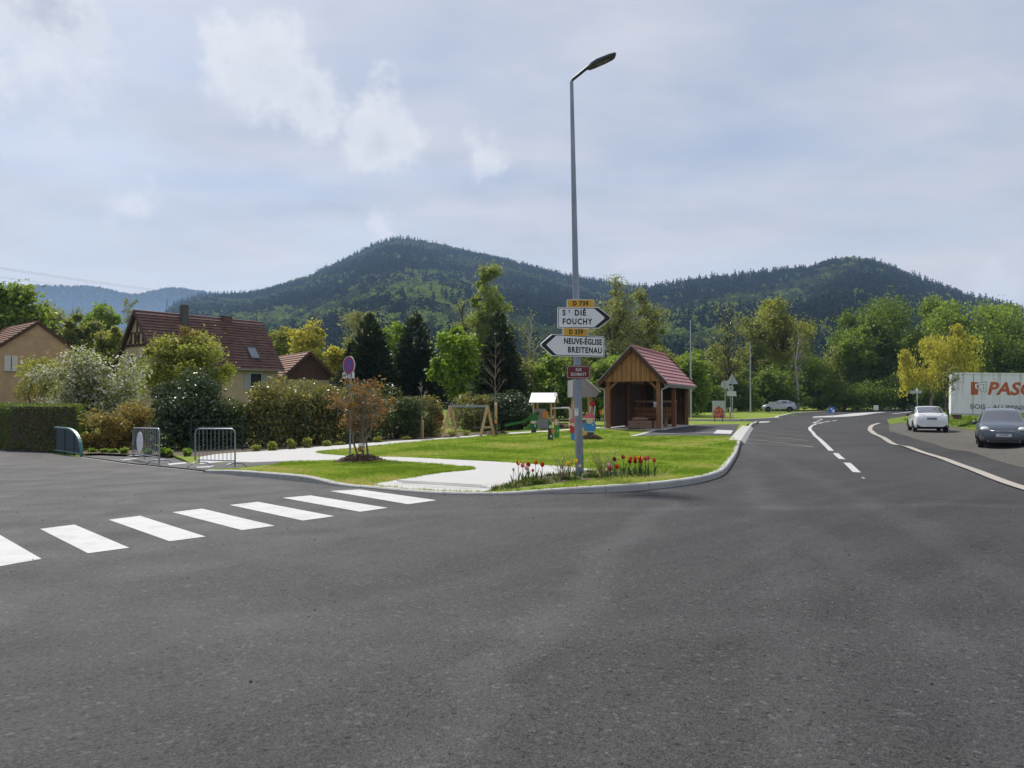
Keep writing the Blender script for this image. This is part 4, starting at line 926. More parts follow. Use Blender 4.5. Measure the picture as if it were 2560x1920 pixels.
for s in (-1, 1):                                                                  # deck and tile courses
    e = Vector((s * (hw + .30), 0, hr - (hw + .30) * math.tan(slope))); rt = Vector((0, 0, hr))
    d = (e - rt); sl = d.length; d.normalize(); nr = Vector((s * math.sin(slope), 0, math.cos(slope)))
    y0, y1 = -ov, Ls + ov
    MB().add([(p.x, y, p.z) for y in (y0 + .02, y1 - .02) for p in (rt + nr * .0, e, e + nr * .05, rt + nr * .05)], [(0, 1, 2, 3), (7, 6, 5, 4), (0, 4, 5, 1), (1, 5, 6, 2), (2, 6, 7, 3), (3, 7, 4, 0)]).build('roof_deck', M_wooddk, roof)
    nc = 9
    for k in range(nc):
        a0 = rt + d * (sl * k / nc); a1 = rt + d * (sl * (k + 1) / nc + .03)
        q0, q1 = a0 + nr * .06, a1 + nr * .105; q2 = a1 + nr * .055
        MB().add([(p.x, y, p.z) for y in (y0, y1) for p in (q0, q1, q2)], [(0, 1, 2), (5, 4, 3), (0, 3, 4, 1), (1, 4, 5, 2), (2, 5, 3, 0)]).build('tile_course', mat('rose_tile_%d' % (k % 3), tuple(c * (1, .9, 1.08)[k % 3] for c in (.46, .215, .215)), .7, .16, 3, .25, 25, fine=.12), roof)
    for y in (y0, y1): MB().beam((rt.x, y, rt.z + .03), (e.x, y, e.z + .03), .035, .22, (0, 0, 1)).build('barge_board', M_wooddk, roof)
    MB().beam((rt.x, y0 - .01, rt.z + .14), (e.x + nr.x * .1, y0 - .01, e.z + nr.z * .1 + .03), .06, .03, (0, 0, 1)).build('verge_trim', M_zinc, roof)
    g = [(e.x + s * (.06 + .065 * math.cos(q)), .065 * math.sin(q) + e.z + .01) for q in np.linspace(PI, 2 * PI, 8)]
    mb = MB(); m_ = len(g); vs = [(x, y, z) for y in (y0, y1) for x, z in g] + [(x + (e.x + s * .06 - x) * .12, y, z + .006) for y in (y0, y1) for x, z in g]
    mb.add(vs, [(i, i + 1, m_ + i + 1, m_ + i) for i in range(m_ - 1)] + [(2 * m_ + i + 1, 2 * m_ + i, 3 * m_ + i, 3 * m_ + i + 1) for i in range(m_ - 1)] + [(0, 2 * m_, 3 * m_, m_), (m_ - 1, 2 * m_ - 1, 4 * m_ - 1, 3 * m_ - 1), (0, m_ - 1, 3 * m_ - 1, 2 * m_)])
    mb.build('gutter', M_zinc, roof)
    MB().box((e.x - s * .05, Ls / 2, e.z - .06), (.03, Ls + 2 * ov - .06, .16)).build('fascia', M_zinc if s > 0 else M_wooddk, roof)
    MB().tube([(e.x + s * .06, y0 + .12, e.z - .05), (e.x + s * .05, y0 + .14, e.z - .14), (s * (hw + .06), .0, e.z - .26), (s * (hw + .06), 0, e.z - .4), (s * (hw + .06), 0, .02)], .042, 8).build('downpipe', M_zinc, roof, True, 50)
for i in range(20):
    y = -ov + (Ls + 2 * ov) * (i + .5) / 20
    MB().lathe([(.0, -.19), (.10, -.19), (.095, .16), (.0, .16)], 10, (0, y, hr + .07), 'y').build('ridge_tile', M_tile, roof, True, 40)
# bench with boards inside the shelter
bn = thing('shelter_bench', 'brown timber bench with board backrest inside the bus shelter', 'bench', (FC_[0] + gd[0] * .25 + ax_[0] * 2.6, FC_[1] + gd[1] * .25 + ax_[1] * 2.6, sz0 + .04), yaw)
for z_, h_ in ((.62, .22), (.88, .2)): MB().box((.0, .28, z_), (1.9, .04, h_)).build('backrest_board', M_post, bn, bevel=.005)
for y_ in (-.12, .06): MB().box((.0, y_, .45), (1.9, .16, .05)).build('seat_board', M_post, bn, bevel=.005)
for x_ in (-.75, .75): MB().box((x_, .02, .21), (.1, .4, .42)).box((x_, .26, .5), (.08, .08, 1.0)).build('leg', M_post, bn)
rl = thing('interior_rail', 'thin timber rail running across the inside of the bus shelter', 'rail', (FC_[0] + ax_[0] * 5, FC_[1] + ax_[1] * 5, sz0 + .04), yaw)
MB().box((-.1, 0, 1.28), (2.35, .05, .09)).build('rail_board', M_pine, rl); MB().box((1.02, 0, .64), (.07, .07, 1.26)).box((-1.1, 0, .64), (.07, .07, 1.26)).build('rail_posts', M_post, rl)
tq = thing('stone_trough', 'brown sandstone trough block with a rock on top in the shelter opening', 'stone trough', (*(FC_ + gd * .38 - ax_ * .05), sz0 + .03), yaw + .1)
bm_ = MB().box((0, 0, .19), (1.15, .5, .38), None, .96); bm_.build('block', M_stone, tq, bevel=.035)
MB().sphere((-.02, .02, .45), .24, 9, 6, (1.7, .8, .45)).build('rock', M_stone, tq, True)
MB().box((.70, .05, .2), (.16, .4, .40)).build('end_stone', M_stone, tq, bevel=.03)

# ---------------------------------------------------------------- playground
dS = 37.0; c = np.array([X(1172, dS), dS]); L = 93 * dS / FPX; z0 = float(gzp(*c)); hs = Z(1014, dS) - z0
sw = thing('swing_set', 'wooden A-frame swing set with grey top beam beside the footpath', 'swing', (c[0], c[1], z0), .05)
MB().beam((-L / 2 - .1, 0, hs - .03), (L / 2 + .1, 0, hs - .03), .1, .1).build('top_beam', M_galv, sw)
for s in (-1, 1):
    for q in (-1, 1): MB().beam((s * L / 2 + q * .36, q * .5, -.05), (s * L / 2, q * .04, hs - .02), .1, .1).build('leg', M_pine, sw)
    MB().beam((s * L / 2 - .25, -.35, .48), (s * L / 2 + .25, .35, .48), .05, .09).build('cross_brace', M_pine, sw)
for x_ in (-.42, .42):
    for q in (-.16, .16): MB().tube([(x_ + q, 0, hs - .05), (x_ + q, 0, .45)], .008, 5).build('chain', M_galv, sw)
    MB().box((x_, 0, .44), (.40, .2, .04)).build('seat', M_blackr, sw, bevel=.01)
def stand(px, py): q = G(px, py); return q, float(gzp(*q))
q, z0 = stand(1356, 1079); kp = q[1] / FPX; zt_ = lambda py: Z(py, q[1]) - z0
pt = thing('play_tower', 'small wooden play tower with white roof and green slide', 'playhouse', (q[0], q[1], z0), -.18)
wv_, dp = 34 * kp / 2 + .12, .75; pf = zt_(1046)
for x_ in (-wv_, wv_):
    for y_ in (0, 2 * dp): MB().box((x_, y_, zt_(1006) / 2), (.09, .09, zt_(1006))).build('post', M_pine, pt)
rf0, rf1 = zt_(1007), zt_(983)
for s, m in ((-1, M_white), (1, M_white)):
    MB().add([(-wv_ - .22, dp + s * (dp + .22), rf0), (wv_ + .22, dp + s * (dp + .22), rf0), (wv_ + .22, dp, rf1), (-wv_ - .22, dp, rf1)] + [(-wv_ - .22, dp + s * (dp + .22), rf0 + .035), (wv_ + .22, dp + s * (dp + .22), rf0 + .035), (wv_ + .22, dp, rf1 + .035), (-wv_ - .22, dp, rf1 + .035)],
             [(0, 1, 2, 3), (7, 6, 5, 4), (0, 4, 5, 1), (1, 5, 6, 2), (2, 6, 7, 3), (3, 7, 4, 0)]).build('roof_panel', m, pt)
for x_ in (-wv_ - .1, wv_ + .1): MB().add([(x_, -.1, rf0), (x_, 2 * dp + .1, rf0), (x_, dp, rf1 - .05), (x_ + .03, -.1, rf0), (x_ + .03, 2 * dp + .1, rf0), (x_ + .03, dp, rf1 - .05)], [(0, 1, 2), (5, 4, 3), (0, 3, 4, 1), (1, 4, 5, 2), (2, 5, 3, 0)]).build('gable_panel', mat('mauve_panel', (.25, .20, .19), .6), pt)
MB().box((0, dp, pf), (2 * wv_, 2 * dp, .06)).build('platform', M_pine, pt)
MB().box((-wv_ * .25, -.03, pf + .28), (2 * wv_ * .72, .03, .50)).build('front_panel', mat('mauve_panel', (.25, .20, .19)), pt)
MB().box((wv_ * .35, -.05, pf + .22), (.30, .02, .36)).box((wv_ * .35, -.055, pf + .22), (.04, .04, .36)).box((wv_ * .35, -.057, pf + .22), (.3, .04, .04)).build('window_panel', M_orng, pt)
MB().box((wv_ * .1, -.02, pf / 2), (2 * wv_ * .75, .03, pf - .1)).build('lower_panel', M_grey, pt)
MB().tube([(wv_, 0, pf + .55), (wv_ + .9, 0, pf + .58), (wv_ + 1.0, 0, pf + .45), (wv_ + 1.05, 0, 0)], .045, 8).tube([(wv_, dp, pf + .55), (wv_ + .9, dp, pf + .58), (wv_ + 1.0, dp, pf + .45), (wv_ + 1.05, dp, 0)], .045, 8).build('ladder_frame', M_offw, pt, True, 60)
for k in range(4): MB().box((wv_ + .5, dp / 2, .2 + k * pf / 4.5), (.75, .12, .05)).build('rung', M_dark, pt)
pts = [(-wv_ + .35, -.1, pf + .28), (-wv_ - .05, -.28, pf + .05), (-wv_ - .45, -.5, pf * .62), (-wv_ - .95, -.75, .28), (-wv_ - 1.35, -.9, .18)]
vs = []
for p in pts: vs += [(p[0] + dx, p[1] + dy, p[2] + dz) for dx, dy, dz in ((-.06, -.16, .12), (-.06, -.15, .0), (.06, .15, .0), (.06, .16, .12), (.05, .12, .03), (-.05, -.12, .03))]
MB().add(vs, [(i * 6 + j, i * 6 + (j + 1) % 6, i * 6 + 6 + (j + 1) % 6, i * 6 + 6 + j) for i in range(4) for j in range(6)] + [(5, 4, 3, 2, 1, 0), tuple(range(24, 30))]).build('slide', M_green, pt)
MB().tube([(wv_ + .15, -.05, rf1 + .02), (wv_ + .3, -.05, rf1 + .42)], .02, 6).build('flag_pole', M_galv, pt)
MB().lathe([(.05, -.02), (.10, -.02), (.10, .02), (.05, .02), (.05, -.02)], 14, (wv_ + .26, -.02, rf1 - .1), 'y').build('ring_ornament', M_white, pt)
# climbing tower half hidden by the lamp post
q2 = np.array((X(1462, 43.5), 43.5)); z0 = float(gzp(*q2)); zt_ = lambda py: Z(py, 43.5) - z0
ct = thing('climbing_tower', 'timber climbing tower with grey slanted roof behind the lamp post', 'playhouse', (q2[0], q2[1], z0), .1)
for a, b in (((-.75, 0), (-.55, .1)), ((.55, 0), (.35, .1)), ((-.65, 1.1), (-.5, 1.0)), ((.55, 1.1), (.4, 1.0))): MB().beam((*a, 0), (*b, zt_(990)), .11, .11).build('post', M_pine, ct)
MB().add([(-.75, -.3, zt_(950)), (-.1, -.3, zt_(945)), (.78, -.3, zt_(981)), (.78, 1.4, zt_(981)), (-.1, 1.4, zt_(945)), (-.75, 1.4, zt_(950)), (-.75, -.3, zt_(993)), (.6, -.3, zt_(993)), (.6, 1.4, zt_(993)), (-.75, 1.4, zt_(993))],
         [(0, 1, 4, 5), (1, 2, 3, 4), (0, 6, 7, 2, 1), (2, 7, 8, 3), (5, 4, 3, 8, 9), (0, 5, 9, 6), (6, 9, 8, 7)]).build('roof', M_grey, ct)
MB().beam((-.1, -.34, zt_(943)), (.84, -.34, zt_(980)), .06, .06).build('roof_edge', M_offw, ct)
MB().lathe([(0, -.03), (.16, -.03), (.16, .03), (0, .03)], 18, (.42, -.1, zt_(1009)), 'y').build('red_disc', M_redp, ct)
MB().box((-.1, .5, zt_(1050)), (1.1, 1.0, .08)).build('platform', M_pine, ct)
MB().box((-.1, .03, zt_(1062)), (1.0, .03, .5)).build('side_panel', mat('mauve_panel', (.25, .20, .19)), ct)
MB().tube([(.3, -.2, zt_(1015)), (.1, -.5, .0)], .035, 6).tube([(.55, -.2, zt_(1015)), (.4, -.5, .0)], .035, 6).build('slide_pole', M_offw, ct)

# painted wooden figures: flat boards cut out and painted, standing on the grass
def figure(label, px, py, top, pieces, yaw=0, tilt=0):
    q, z0 = stand(px, py); k = q[1] / FPX
    t = thing('wooden_figure', label, 'wooden figure', (q[0], q[1], z0), yaw, 'painted wooden figures on the lawn')
    H = (py - top) * k; y = 0
    for i, (nm, m, out) in enumerate(pieces):
        MB().prism([(a * H, b * H) for a, b in out], -.012 - .006 * i, .012 - .003 * i).build(nm, m, t)
    return t
leafhat = [(.0, .62), (.16, .60), (.26, .70), (.24, .82), (.14, .86), (.12, .97), (0, 1.0), (-.10, .95), (-.13, .85), (-.24, .80), (-.24, .68), (-.15, .60)]
figure('green figure with a clover leaf hat near the slide', 1334, 1087, 1039, [('body', M_green, [(-.18, .14), (.18, .14), (.22, .35), (.14, .50), (-.14, .50), (-.22, .35)]), ('legs', M_dgreen, [(-.14, 0), (.16, 0), (.12, .16), (-.10, .16)]), ('face', M_skin, ell(0, .57, .15, .11, 12)), ('hat', M_green, leafhat), ('badge', M_offw, ell(.08, .36, .03, .07, 8)), ('arm', M_green2, [(-.20, .42), (-.55, .16), (-.58, .12), (-.5, .1), (-.17, .34)])])
figure('dark green figure holding an orange star', 1375, 1108, 1058, [('body', M_dgreen, [(-.12, 0), (.16, 0), (.14, .3), (.06, .62), (-.10, .62), (-.10, .3)]), ('hat', M_green, [(-.1, .7), (.09, .72), (.06, .9), (-.08, 1.0)]), ('face', M_skin, ell(.02, .68, .08, .09, 10)), ('star', M_orng, [(.16 + (.16 if i % 2 == 0 else .07) * math.sin(i * PI / 5), .46 + (.16 if i % 2 == 0 else .07) * math.cos(i * PI / 5)) for i in range(10)]), ('badge', M_offw, ell(.05, .2, .05, .07, 8))])
figure('leaf green figure with a long tunic and brown hair', 1391, 1103, 1052, [('tunic', M_green2, [(-.14, .03), (.14, .03), (.15, .5), (.08, .66), (-.08, .66), (-.15, .5)]), ('hair', M_cob, ell(0, .80, .13, .18, 14)), ('face', M_skin, ell(0, .77, .085, .12, 12)), ('badge', M_offw, ell(.06, .36, .02, .08, 8))])
figure('red jacketed figure with a pink cap half hidden by the lamp post', 1434, 1109, 1052, [('trousers', M_bluep, [(-.12, 0), (.12, 0), (.12, .36), (-.12, .36)]), ('jacket', M_redp, [(-.17, .34), (.17, .34), (.15, .66), (-.15, .66)]), ('face', M_skin, ell(0, .72, .1, .1, 12)), ('cap', M_pink, [(-.17, .78), (.17, .78), (.14, .94), (0, 1.0), (-.14, .94)])])
figure('blue jacketed figure with a pink mushroom hat on the bark mulch', 1474, 1103, 1040, [('trousers', M_navy, [(-.16, 0), (-.03, 0), (.0, .2), (.03, 0), (.16, 0), (.17, .26), (-.17, .26)]), ('jacket', M_bluep, [(-.20, .25), (.19, .25), (.28, .5), (.2, .63), (-.2, .63), (-.28, .5)]), ('hem', M_offw, [(-.20, .245), (.19, .245), (.2, .28), (-.205, .28)]), ('face', M_skin, ell(0, .70, .13, .13, 14)), ('hat', M_pink, [(-.21, .78), (.21, .78), (.22, .85), (.17, .95), (.1, 1.0), (-.08, 1.0), (-.16, .93), (-.22, .84)]), ('hat_brim', M_offw, [(-.20, .765), (.20, .765), (.21, .795), (-.21, .795)]), ('button', M_white, ell(.12, .53, .025, .025, 8)), ('bucket', M_yel, ell(-.2, .22, .12, .09, 12))])
# ornaments
def flower_stick(label, px, py, top, m, shape):
    q, z0 = stand(px, py); k = q[1] / FPX; t = thing('garden_ornament', label, 'ornament', (q[0], q[1], z0)); H = (py - top) * k
    MB().box((0, .02, H * .3), (.03, .03, H * .6)).build('stick', M_pine, t)
    for nm, mm, out in shape: MB().prism([(a * H, b * H) for a, b in out], -.015, .005).build(nm, mm, t)
flower_stick('yellow and orange wooden leaf ornament on a stick left of the shelter', 1505, 1064, 1026, M_yel, [('yellow_petal', M_yel, ell(.06, .78, .07, .22, 12)), ('orange_petal', M_orng, ell(-.09, .74, .06, .2, 12))])
q = G(905, 1163); z0 = float(gzp(*q))
# mulch mounds
def mound(label, px, py, wpx, hpx=8, m=M_mulch):
    q, z0 = stand(px, py); r = wpx / 2 / FPX * q[1]; n = 22; vs = []; fs = []
    for i in range(9):
        f = i / 8
        for j in range(n):
            a = 2 * PI * j / n; rr_ = r * f * (1 + .08 * math.sin(3 * a + px) + random.uniform(-.03, .03)); h = .18 * (1 - f ** 2.4) * (hpx / 8) + random.uniform(-.025, .035) * (f < .98)
            vs.append((rr_ * math.cos(a), rr_ * .8 * math.sin(a), h))
    for i in range(8):
        for j in range(n): fs.append((i * n + j, i * n + (j + 1) % n, (i + 1) * n + (j + 1) % n, (i + 1) * n + j))
    t = thing('mulch_mound', label, 'mulch', (q[0], q[1], z0), 0)
    MB().add(vs, fs).build('mound', m, t)
    ch = MB()
    for i in range(150):
        a = random.uniform(0, 2 * PI); f = random.random() ** .5 * 1.04
        ch.box((r * f * math.cos(a), r * .8 * f * math.sin(a), .18 * (1 - f ** 2.4) * (hpx / 8) + .015 if f < 1 else .01), (random.uniform(.05, .13), random.uniform(.02, .045), .012), (random.uniform(-.6, .6), random.uniform(-.6, .6), random.uniform(0, 3)))
    o = ch.build('bark_chips', M_mulch, t); o['kind'] = 'stuff'
    return t
mound('wide mound of bark mulch under the brown maple', 902, 1165, 128, 9)
mound('mound of bark mulch at the foot of the blue jacketed figure', 1478, 1106, 58, 8)
mound('mound of bark mulch around the sapling beside the swing', 1238, 1091, 72, 7)
# cobbles round the playground
for i, (px, py) in enumerate([(1398, 1073), (1404, 1075), (1410, 1073), (1416, 1075.5), (1422, 1074), (1428, 1076)]):
    q, z0 = stand(px, py); mb = MB().sphere((0, 0, .1), .16, 9, 6, (1.2, .8, .8)); o = mb.build('border_stone', M_cob, None, True); o.location = (q[0], q[1], z0); o.rotation_euler.z = i * 1.3
    tag(o, 'beige border stone by the playground, number %s from the left' % ('one', 'two', 'three', 'four', 'five', 'six')[i], 'stone', 'beige border stones by the playground')

# ---------------------------------------------------------------- houses
def hit(px, py, p0, n):
    d = pray(px, py); o = np.array([0, 0, EYE]); t = ((np.asarray(p0) - o) @ n) / (d @ n); return o + d * t
def roof_side(root, L, w, ze, zr, s, rows, m, y_ov=0, x0=0., mats=None, thick=.125, wave=True):
    """one slope of a gable roof; every course of tiles is a piece of its own"""
    r = Vector((0, 0, zr)); e = Vector((0, s * w, ze)); d = e - r; sl = d.length; d.normalize(); nr = Vector((0, s * (zr - ze), w)).normalized()
    MB().add([(x, p.y, p.z) for x in (x0 + .03, L - .03) for p in (r, e, e + nr * .05, r + nr * .05)], [(0, 1, 2, 3), (7, 6, 5, 4), (0, 4, 5, 1), (1, 5, 6, 2), (2, 6, 7, 3), (3, 7, 4, 0)]).build('roof_deck', M_wooddk, root)
    nt = int((L - x0) / .25)
    for k in range(rows):
        a0 = r + d * (sl * k / rows); a1 = r + d * (sl * (k + 1) / rows + .04); vs = []; fs = []
        for i in range(nt * 2 + 1):
            x = x0 + (L - x0) * i / (nt * 2); b = .016 * (i % 2) + random.uniform(0, .006)
            q0, q1, q2 = a0 + nr * (.06 + b), a1 + nr * (thick + .02 + b), a1 + nr * .055
            vs += [(x, q0.y, q0.z), (x, q1.y, q1.z), (x, q2.y, q2.z)]
            if i: fs += [((i - 1) * 3 + j, (i - 1) * 3 + (j + 1) % 3, i * 3 + (j + 1) % 3, i * 3 + j) for j in range(3)]
        fs += [(0, 1, 2), (nt * 6 + 2, nt * 6 + 1, nt * 6)]
        MB().add(vs, fs).build('tile_course', m, root)
def gable_house(name, label, org, yaw, L, w, ze, zr, z0, wallm, tilem, rows, ov=.35, gov=.3, gable_m=None, gable_from=None, base_drop=0):
    t = thing(name, label, 'house', (org[0], org[1], z0), yaw); ze -= z0; zr -= z0
    ww = w - ov; zw = ze + ov * (zr - ze) / w - .08
    wl = MB().add([(gov, -ww, 0), (gov, ww, 0), (gov, ww, zw), (gov, 0, zr - .12), (gov, -ww, zw), (L - gov, -ww, 0), (L - gov, ww, 0), (L - gov, ww, zw), (L - gov, 0, zr - .12), (L - gov, -ww, zw)],
                  [(0, 1, 2, 3, 4), (9, 8, 7, 6, 5), (0, 4, 9, 5), (1, 6, 7, 2), (4, 3, 8, 9), (2, 7, 8, 3), (0, 5, 6, 1)]).build('wall', wallm, t)
    rf = thing('roof', None, None); rf.parent = t
    for s in (-1, 1): roof_side(rf, L, w, ze, zr, s, rows, tilem)
    for k in range(int(L / .4)):
        MB().lathe([(0, -.21), (.11, -.21), (.10, .2), (0, .2)], 8, ((k + .5) * L / int(L / .4), 0, zr + .05), 'x').build('ridge_tile', tilem, rf, True, 40)
    for x in (0.0, L):
        for s in (-1, 1): MB().beam((x, s * .0, zr + .02), (x, s * w, ze + .02), .05, .24).build('barge_board', M_wooddk, rf)
    for s in (-1, 1): MB().tube([(0, s * (w + .06), ze + .01), (L, s * (w + .06), ze + .01)], .07, 8).build('gutter', M_zinc, rf, True, 60)
    if gable_m:
        for x, sg in ((gov - .03, -1), (L - gov + .03, 1)):
            n = 14
            for i in range(n):
                y = -ww + 2 * ww * (i + .5) / n; h = (ww + .0 - abs(y)) / ww * (zr - .12 - zw) + zw
                if h - gable_from > .05: MB().box((x, y, (gable_from + h) / 2), (.03, 2 * ww / n - .01, h - gable_from)).build('gable_board', gable_m, t)
    return t, rf, ww, zw
def window(t, axis, pos, u, z, w, h, shutters=True, glass=M_glassd, shut=M_shut):
    """axis 'x': on a wall of constant x = pos; 'y': wall of constant y = pos, outside towards the smaller value"""
    def P(du, dn, dz): return (pos - dn, u + du, z + dz) if axis == 'x' else (u + du, pos - dn, z + dz)
    def B(du, dn, dz, su, sn, szz): return MB().box(P(du, dn, dz), (sn, su, szz) if axis == 'x' else (su, sn, szz))
    f = B(0, .02, 0, w + .12, .05, h + .12).build('window', M_offw, t)
    B(0, .05, 0, w, .02, h).build('pane', glass, f); B(0, .065, 0, .05, .02, h).build('mullion', M_wooddk, f)
    B(0, .06, -h / 2 - .06, w + .3, .14, .06).build('sill', M_offw, f)
    if shutters:
        for q in (-1, 1): B(q * (w * .5 + w * .27 + .07), .035, 0, w * .5, .04, h + .06).build('shutter', shut, f)
# main house
d1, d2 = 55., 63.4; o1 = np.array([X(332, d1), d1]); o2 = np.array([X(652, d2), d2]); yaw = math.atan2(*(o2 - o1)[::-1]); L = np.hypot(*(o2 - o1))
HZ = -.4; ze_, zr_ = 4.15, Z(778, d1); w_ = 3.15
house, hroof, ww, zw = gable_house('village_house', 'cream village house with long brown tiled roof and half-timbered gable', o1, yaw, L, w_, ze_, zr_, HZ, M_ochre, M_tilebr, 18)
u3 = np.array([math.cos(yaw), math.sin(yaw), 0]); v3 = np.array([-math.sin(yaw), math.cos(yaw), 0]); O3 = np.array([o1[0], o1[1], HZ])
def loc(p): q = p - O3; return np.array([q @ u3, q @ v3, q[2]])
rp = O3 + np.array([0, 0, zr_ - HZ]); rn = -v3 * (zr_ - ze_) + np.array([0, 0, w_]); rn /= np.linalg.norm(rn); sang = math.atan2(zr_ - ze_, w_)
for px, py in ((631, 886), (541, 879)):
    c = loc(hit(px, py, rp, rn)); R = Euler((sang, 0, 0)).to_matrix(); nrm = Vector((0, -math.sin(sang), math.cos(sang)))
    f = MB().box(Vector(c) + nrm * .11, (.92, 1.25, .14), R).build('skylight', M_dark, hroof, bevel=.01)
    MB().box(Vector(c) + nrm * .19, (.72, 1.02, .03), R).build('pane', M_skyl, f)
c = loc(hit(460, 812, rp, rn)); ch = MB().box((c[0], c[1], c[2] + .55), (.46, .46, 1.9)).build('chimney', mat('grey_brick', (.11, .10, .095), .9, .25, 8, .3, 30), hroof)
c = loc(hit(566, 803, rp, rn)); MB().box((c[0], c[1], c[2] + .15), (.8, .35, .35)).box((c[0], c[1], c[2] + .36), (.95, .45, .05)).build('vent', M_tilebr, hroof)
c = loc(hit(417, 790, rp, rn)); MB().tube([(c[0], c[1], c[2] - .1), (c[0], c[1], c[2] + 1.25)], .02, 6).build('antenna_mast', M_dark, hroof)
wp = O3 - v3 * ww; c0 = loc(hit(639, 954, wp, v3)); window(house, 'y', -ww, c0[0], c0[2], .95, 1.25)
gp = O3 + u3 * .3
for yy in (-.95, .95): window(house, 'x', .3, yy * .85, 4.55 - HZ - .05, .62, 1.15)
gz_ = 5.85 - HZ                                                                    # half-timbering of the gable
hwid = lambda z: (zr_ - HZ - .12 - z) / (zr_ - HZ - .12 - zw) * ww
def tim(a, b, wd=.13): MB().beam((.27, *a), (.27, *b), .06, wd, (1, 0, 0)).build('timber', M_wooddk, house)
tim((-hwid(gz_) + .05, gz_), (hwid(gz_) - .05, gz_), .16); tim((-hwid(gz_ + .85) + .05, gz_ + .85), (hwid(gz_ + .85) - .05, gz_ + .85), .14)
for y in (-.85, -.3, .3, .85): tim((y, gz_), (y, min(gz_ + .85, zr_ - HZ - .3)))
tim((-.3, gz_), (.3, gz_ + .85), .10); tim((.3, gz_), (-.3, gz_ + .85), .10); tim((0, gz_ + .85), (0, zr_ - HZ - .25)); tim((-1.2, gz_), (-.85, gz_ + .6), .1); tim((1.2, gz_), (.85, gz_ + .6), .1)
for y in np.linspace(-hwid(gz_) + .15, hwid(gz_) - .15, 9): MB().box((.22, y, gz_ - .12), (.12, .1, .12)).build('bracket', M_wooddk, house)
# annex with the dark gable
dA = 62.; pk = np.array([X(775, dA), dA]); bk = np.array([X(690, dA + 7.5), dA + 7.5]); ya = math.atan2(*(bk - pk)[::-1])
anx, r2, ww2, zw2 = gable_house('garage', 'low garage with tan tiled roof and dark boarded gable beside the village house', pk, ya, np.hypot(*(bk - pk)) + 1, 2.05, Z(941, dA), Z(882, dA), -.4, M_ochre, M_tiletan, 9, .3, .3, M_wooddk, Z(949, dA) + .4)
# orange house at the left edge
dB = 58.; pk = np.array([X(94, dB), dB]); ya = math.radians(139)
hB, r3, ww3, zw3 = gable_house('bungalow', 'apricot rendered house with brown roof at the left edge of the picture', pk, ya, 11., 3.1, Z(884, dB), Z(806, dB), -.4, M_orange, M_tiletan, 11, .3, .12)
window(hB, 'x', .12, 1.75, Z(910, dB) + .4, .75, 1.0, False, M_offw)
MB().box((.09, 0, Z(842, dB) + .4), (.02, 3.2, .03)).build('render_joint', M_orange, hB)

